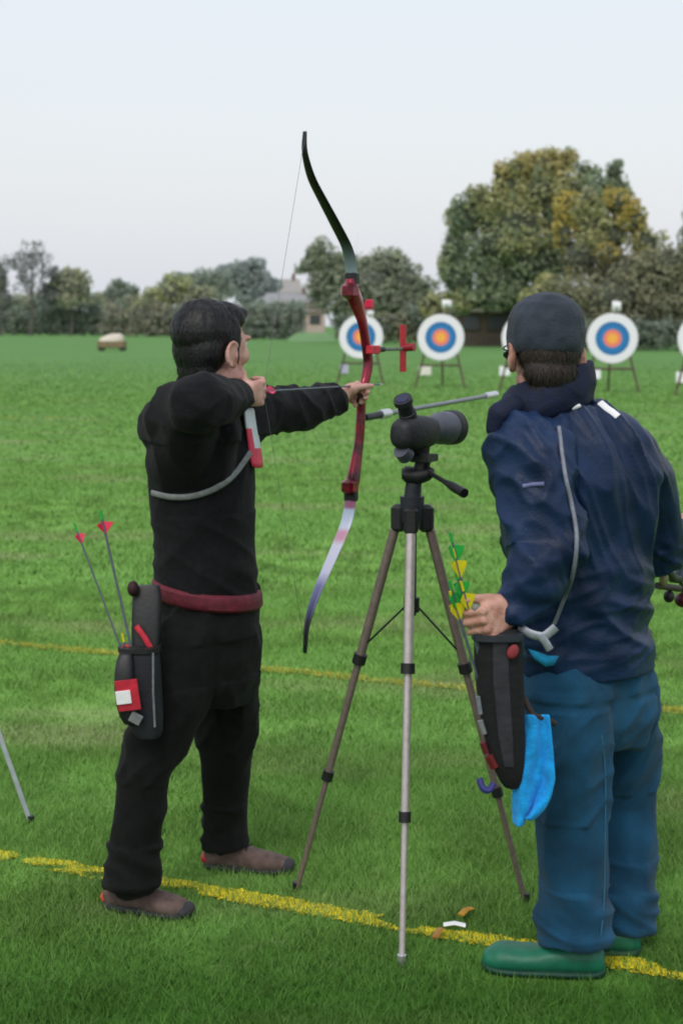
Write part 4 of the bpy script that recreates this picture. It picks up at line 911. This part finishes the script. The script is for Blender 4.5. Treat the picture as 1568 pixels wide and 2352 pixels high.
def make_tree(name, label, px, D, lumps, mats_, dens, size, trunk=True, cat='tree', group=None, core=True, twigs=0, tr_r=.02, corem=None, flat=.8):
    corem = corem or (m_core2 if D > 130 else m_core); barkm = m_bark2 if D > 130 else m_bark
    g = P(px, 800, D); g.z = 0; t = thing(name, tuple(g), label, cat, group)
    co, mi, rn, cores = lump_leaves(lumps, D, dens, size, flat)
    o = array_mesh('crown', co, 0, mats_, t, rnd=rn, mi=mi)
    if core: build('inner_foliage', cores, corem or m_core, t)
    if trunk:
        k = D/FPX; tb = MB(); top = P(lumps[0][0], lumps[0][1], D); H = top.z
        tb.tube([g - UPV*.1, g + (top-g)*.25 + V((.02*H, 0, 0)), g + (top-g)*.6, top], [tr_r*H*1.5, tr_r*H, tr_r*H*.7, tr_r*H*.25], 10)
        for lx, ly, rx, ry, _ in lumps[1:]:
            c = P(lx, ly, D); s0_ = g + (top-g)*rng.uniform(.25, .6); mid = (s0_+c)/2 + V((0, 0, -.05*H)); tb.tube([s0_, mid, c], [tr_r*H*.5, tr_r*H*.33, tr_r*H*.1], 7)
            for _ in range(twigs):
                v = V(rng.normal(0, 1, 3)); v.z = abs(v.z); e_ = c + V((v.x*rx*k*.6, v.y*rx*k*.4, v.z*ry*k*.7)); tb.tube([mid + (c-mid)*rng.uniform(.2, .9), (mid+e_)/2 + V(rng.normal(0, .1, 3)), e_], [tr_r*H*.16, tr_r*H*.10, tr_r*H*.03], 5)
        build('trunk', tb, barkm, t)
    return t
def leaf(n, a, b_, h): return leaf_mat(n, a, b_, h)
# the big autumn trees on the right
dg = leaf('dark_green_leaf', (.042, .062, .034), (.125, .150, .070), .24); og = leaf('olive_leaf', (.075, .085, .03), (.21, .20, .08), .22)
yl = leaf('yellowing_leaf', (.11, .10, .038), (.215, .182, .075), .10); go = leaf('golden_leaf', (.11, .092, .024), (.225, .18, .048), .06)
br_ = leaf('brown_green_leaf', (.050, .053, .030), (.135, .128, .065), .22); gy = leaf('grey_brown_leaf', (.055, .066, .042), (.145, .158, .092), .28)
make_tree('broadleaf_tree', 'tall broad tree turning yellow at its top, dark green below, right of centre', 1170, 106,
    [(1180, 520, 90, 80, 1), (1075, 500, 48, 60, 0), (1045, 570, 38, 60, 0), (1052, 640, 52, 54, 0), (1032, 610, 26, 44, 1), (1140, 640, 70, 60, 0), (1110, 460, 40, 40, 1), (1170, 430, 55, 50, 1), (1190, 385, 40, 36, 2), (1245, 375, 50, 34, 2), (1290, 372, 38, 30, 2),
     (1240, 440, 60, 60, 1), (1150, 560, 80, 60, 0), (1220, 600, 70, 70, 0), (1270, 510, 40, 60, 0), (1130, 510, 50, 50, 1), (1210, 480, 50, 40, 1), (1290, 430, 50, 50, 1), (1320, 460, 50, 60, 0), (1280, 590, 60, 60, 0), (1120, 585, 60, 50, 0), (1150, 470, 50, 50, 1), (1080, 690, 60, 30, 0), (1150, 690, 70, 32, 0), (1230, 680, 70, 40, 0), (1030, 690, 30, 26, 1), (1225, 410, 46, 40, 2), (1265, 410, 40, 36, 2), (1155, 400, 30, 30, 2)], [dg, og, yl], 8.0, .26, tr_r=.03)
make_tree('broadleaf_tree', 'golden-yellow tree in front of the tall one, at the far right', 1360, 101,
    [(1360, 520, 60, 60, 1), (1310, 480, 34, 46, 0), (1295, 540, 26, 50, 0), (1345, 470, 36, 40, 1), (1420, 470, 44, 40, 0), (1455, 510, 40, 44, 0), (1400, 540, 60, 50, 1), (1480, 560, 44, 40, 1), (1330, 590, 60, 60, 2), (1420, 620, 80, 60, 2), (1270, 650, 40, 24, 1)], [go, og, br_], 8.0, .25, tr_r=.03)
make_tree('conifer_tree', 'dark pointed tree standing against the sky behind the golden tree', 1412, 114,
    [(1412, 440, 38, 48, 0), (1408, 395, 24, 30, 0), (1345, 398, 30, 32, 0), (1380, 440, 40, 40, 0), (1435, 470, 22, 40, 0)], [dg], 8.0, .27)
for i, (lb, px, D, lumps) in enumerate((
        ('dense brown-green bush behind the dark cap, right of the golden tree', 1420, 98, [(1400, 690, 110, 70, 0), (1330, 730, 80, 60, 0), (1480, 660, 90, 80, 0), (1300, 700, 60, 50, 0), (1250, 680, 50, 34, 1), (1220, 700, 40, 34, 1)]),
        ('dark brown-green bush at the right edge under the pointed tree', 1560, 97, [(1560, 690, 80, 90, 0), (1530, 610, 60, 50, 0), (1590, 640, 70, 90, 0), (1500, 740, 80, 60, 0)]))):
    make_tree('bush', lb, px, D, lumps, [br_, og], 8.0, .24, trunk=False, cat='bush')
make_tree('conifer_tree', 'dark pointed tree cut by the right edge', 1578, 108, [(1580, 560, 26, 60, 0), (1582, 500, 18, 40, 0), (1590, 620, 40, 60, 0)], [dg], 8.0, .26)
# middle tree behind the bow
make_tree('broadleaf_tree', 'grey-brown tree behind the upper limb of the red bow', 830, 135,
    [(840, 650, 80, 70, 0), (722, 585, 30, 34, 1), (705, 615, 32, 16, 1), (755, 610, 50, 50, 0), (735, 660, 40, 50, 0), (800, 615, 50, 44, 0), (880, 610, 52, 40, 0), (930, 640, 44, 44, 0), (965, 670, 40, 44, 0), (900, 690, 80, 50, 0), (800, 710, 60, 44, 0), (960, 720, 44, 36, 0)], [gy, gy], 4.6, .34, twigs=4, tr_r=.022)
# left half
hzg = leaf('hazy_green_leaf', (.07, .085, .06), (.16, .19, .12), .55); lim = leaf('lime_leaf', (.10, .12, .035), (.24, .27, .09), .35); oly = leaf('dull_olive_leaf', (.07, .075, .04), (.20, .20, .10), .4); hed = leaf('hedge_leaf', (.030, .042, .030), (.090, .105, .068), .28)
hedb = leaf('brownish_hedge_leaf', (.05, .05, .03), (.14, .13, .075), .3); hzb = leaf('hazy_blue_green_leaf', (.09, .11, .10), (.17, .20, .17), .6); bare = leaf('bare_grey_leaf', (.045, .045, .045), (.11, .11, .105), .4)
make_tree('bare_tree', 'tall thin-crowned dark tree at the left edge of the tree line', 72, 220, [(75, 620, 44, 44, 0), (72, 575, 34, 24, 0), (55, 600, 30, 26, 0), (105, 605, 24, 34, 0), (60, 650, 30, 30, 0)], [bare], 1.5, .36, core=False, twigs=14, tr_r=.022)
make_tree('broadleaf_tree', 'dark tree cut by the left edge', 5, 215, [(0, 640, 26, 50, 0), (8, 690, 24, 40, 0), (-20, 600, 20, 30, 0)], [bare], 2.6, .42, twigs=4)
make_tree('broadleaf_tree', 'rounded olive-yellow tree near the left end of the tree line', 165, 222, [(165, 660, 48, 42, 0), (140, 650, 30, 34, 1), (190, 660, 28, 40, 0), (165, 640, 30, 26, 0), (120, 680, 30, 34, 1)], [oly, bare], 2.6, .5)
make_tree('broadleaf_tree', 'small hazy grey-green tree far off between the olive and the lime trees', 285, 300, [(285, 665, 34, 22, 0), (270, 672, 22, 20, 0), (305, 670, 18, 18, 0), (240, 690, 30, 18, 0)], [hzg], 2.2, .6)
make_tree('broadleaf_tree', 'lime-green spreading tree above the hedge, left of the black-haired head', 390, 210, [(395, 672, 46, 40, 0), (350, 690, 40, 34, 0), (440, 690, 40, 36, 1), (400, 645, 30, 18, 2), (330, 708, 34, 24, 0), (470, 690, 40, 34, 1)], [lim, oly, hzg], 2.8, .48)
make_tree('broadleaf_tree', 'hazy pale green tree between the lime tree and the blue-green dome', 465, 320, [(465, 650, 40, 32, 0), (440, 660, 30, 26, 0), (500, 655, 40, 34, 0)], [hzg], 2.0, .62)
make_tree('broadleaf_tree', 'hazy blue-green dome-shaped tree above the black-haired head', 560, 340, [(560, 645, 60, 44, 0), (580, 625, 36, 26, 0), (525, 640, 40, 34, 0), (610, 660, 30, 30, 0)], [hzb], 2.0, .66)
for i, (lb, px, D, xa, xb, y0, mt) in enumerate((
        ('dark hedge at the far left behind the field', 60, 235, -30, 120, 706, hed), ('dark hedge under the olive tree', 190, 225, 110, 270, 700, hed), ('brownish hedge under the lime tree', 350, 205, 250, 440, 700, hedb), ('dark hedge behind the black-haired head', 500, 185, 420, 590, 698, hed),
        ('dark hedge between the face of the person in black and the bow', 640, 165, 575, 700, 702, hed))):
    yb = 745 + CAMZ*FPX/D; xs_ = np.arange(xa, xb, 26); lumps = []
    for x in xs_:
        yt = y0 + rng.uniform(-6, 8); lumps.append((x, (yt+yb)/2 - 6, 24, (yb-yt)/2*.95, 0)); lumps.append((x + rng.uniform(-8, 8), yb - 14, 22, 20, 0))
    make_tree('hedge', lb, px, D, lumps, [mt], 2.4, .42, trunk=False, cat='hedge', group='hedges along the far field edge', flat=1.2)
make_tree('hedge', 'green-brown hedge at the foot of the grey-brown tree behind the targets', 880, 128, [(x, 752 + rng.uniform(-4, 4), 30, 34, int(rng.uniform(0, 2))) for x in range(790, 1080, 26)] + [(x, 730 + rng.uniform(-6, 6), 34, 26, 0) for x in range(930, 1080, 30)], [hed, br_], 4.5, .32, trunk=False, cat='hedge', flat=1.2)
make_tree('bush', 'small yellow-green bush beside the unobstructed target', 985, 121, [(985, 700, 34, 28, 0), (1000, 720, 30, 28, 0), (1020, 690, 24, 18, 1)], [og, br_], 6, .26, trunk=False, cat='bush')
make_tree('bush', 'dark bush at the far right edge of the field', 1500, 92, [(x, 770 + rng.uniform(-4, 4), 36, 34, 0) for x in range(1320, 1600, 30)], [hed], 6, .24, trunk=False, cat='bush', flat=1.2)
for lb, px, D, lumps in (
        ('low hazy olive trees joining the far left trees above the hedge', 60, 280, [(x, 705 + rng.uniform(-8, 8), 34, 26, int(rng.uniform(0, 2))) for x in range(-10, 140, 28)]),
        ('low hazy green trees between the olive tree and the small grey-green one', 235, 300, [(x, 700 + rng.uniform(-8, 6), 30, 22, int(rng.uniform(0, 2))) for x in range(200, 330, 26)]),
        ('low hazy shrubs in front of the long grey-roofed house', 650, 260, [(x, 712 + rng.uniform(-6, 6), 26, 18, int(rng.uniform(0, 2))) for x in range(580, 700, 24)])):
    make_tree('tree_clump', lb, px, D, lumps, [oly, hzg], 2.2, .5, trunk=False, cat='trees', flat=1.2)
# houses
m_pane = mat('window_pane', S(70, 74, 80), .2)
def house(label, xa, xb, yt, ye, yb, D, wall, roof, nwin=2, gable=.25, wf=None):
    a, b_ = P(xa, ye, D), P(xb, ye, D); w_ = (b_.x-a.x); cx = (a.x+b_.x)/2; ze = a.z; zr = P(xa, yt, D).z; dep = max(6, w_*.5)
    t = thing('house', (cx, D, 0), label, 'house')
    build('wall', MB().box((cx, D + dep/2, ze/2), (w_/2, dep/2, ze/2), bev=.005), wall, t, smooth=False)
    rx0, rx1, y0, y1 = cx - w_/2 - .4, cx + w_/2 + .4, D - .4, D + dep + .4; g = w_*gable
    vs = [(rx0, y0, ze), (rx1, y0, ze), (rx1, y1, ze), (rx0, y1, ze), (rx0 + g*.4, (y0+y1)/2, zr), (rx1 - g*.4, (y0+y1)/2, zr)]
    rf = build('roof', MB().add(vs, [(0, 1, 5, 4), (1, 2, 5), (2, 3, 4, 5), (3, 0, 4), (3, 2, 1, 0)]), roof, t, smooth=False)
    build('chimney', MB().box((cx + w_*.22, (y0+y1)/2, zr + .3), (.45, .45, 1.0)), mat('brick_chimney', S(120, 96, 86), .9), rf)
    for i in range(nwin):
        wx = cx - w_/2 + w_*(i+.5)/nwin
        f = build('window', MB().box((wx, D - .02, ze*.68), (.75, .05, .65)), wf or m_wood, t, smooth=False)
        build('pane', MB().box((wx, D - .09, ze*.68), (.62, .03, .52)), m_pane, f, smooth=False)
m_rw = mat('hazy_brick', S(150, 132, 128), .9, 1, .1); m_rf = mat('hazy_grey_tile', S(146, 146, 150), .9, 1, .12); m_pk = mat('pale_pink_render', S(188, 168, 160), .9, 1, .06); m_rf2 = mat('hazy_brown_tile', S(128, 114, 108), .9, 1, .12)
house('long grey-roofed house far off right of the blue-green dome tree', 600, 735, 672, 700, 770, 330, m_rw, m_rf, 4)
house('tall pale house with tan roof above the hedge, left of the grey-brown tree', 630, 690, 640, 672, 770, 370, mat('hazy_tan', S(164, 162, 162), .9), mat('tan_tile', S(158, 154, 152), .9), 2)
house('small pale pink house beside the trunk of the grey-brown tree', 702, 745, 692, 716, 770, 200, m_pk, m_rf2, 1)
house('low pinkish house behind the left end of the tree line', 58, 135, 668, 690, 765, 290, m_pk, m_rf2, 2)
house('brown flat-roofed pavilion behind the unobstructed target', 1052, 1170, 700, 716, 792, 112, mat('brown_brick', S(98, 86, 78), .9, 3, .2), mat('tan_roof', S(112, 108, 84), .9, 2, .15), 2, .02)
# raised green bank behind the gap in the hedge
gp = P(715, 765, 150)
bk = MB(); bk.loft([(V((gp.x, 150, 0)), V((2.6, 0, 0)), V((0, 6, 0))), (V((gp.x, 153, .5)), V((2.2, 0, 0)), V((0, 4, 0))), (V((gp.x, 154, .85)), V((1.5, 0, 0)), V((0, 2, 0)))], 24)
tag(build('bank', bk, mat('bank_grass', (.13, .25, .09), .95, 2, .2)), kind='structure')
# covered cart in the field, small white post
g = G(258, 806)
ct = thing('covered_cart', (g.x, g.y, 0), 'low brown cart with a white cover standing alone on the far grass at left', 'cart'); k = g.y/FPX
build('tray', MB().box(g + UPV*.42, (31*k, .5, .24)), mat('brown_tray', S(128, 112, 84), .8, 3, .2), ct)
build('cover', MB().loft([(g + V((-2*k, 0, .62)), V((30*k, 0, 0)), V((0, .52, 0))), (g + V((2*k, 0, .85)), V((26*k, 0, 0)), V((0, .45, 0))), (g + V((8*k, 0, 1.02)), V((18*k, 0, 0)), V((0, .36, 0))), (g + V((10*k, 0, 1.10)), V((9*k, 0, 0)), V((0, .2, 0)))], 20, power=3), mat('cream_cover', S(214, 204, 190), .8, 2, .12), ct)
for s in (-1, 1):
    for yv in (-.42, .42):
        c = g + V((s*24*k, yv, .18)); build('wheel', MB().tube([c - V((0, .05, 0)), c + V((0, .05, 0))], .18, 16), m_sole, ct)
g = G(60, 768)
ps = thing('post', (g.x, g.y, 0), 'small white post at the far field edge, far left', 'post')
build('shaft', MB().tube([g, g + UPV*1.0], .16, 8), m_white, ps); build('cap', MB().ball(g + UPV*1.0, (.17, .17, .1)), m_white, ps)
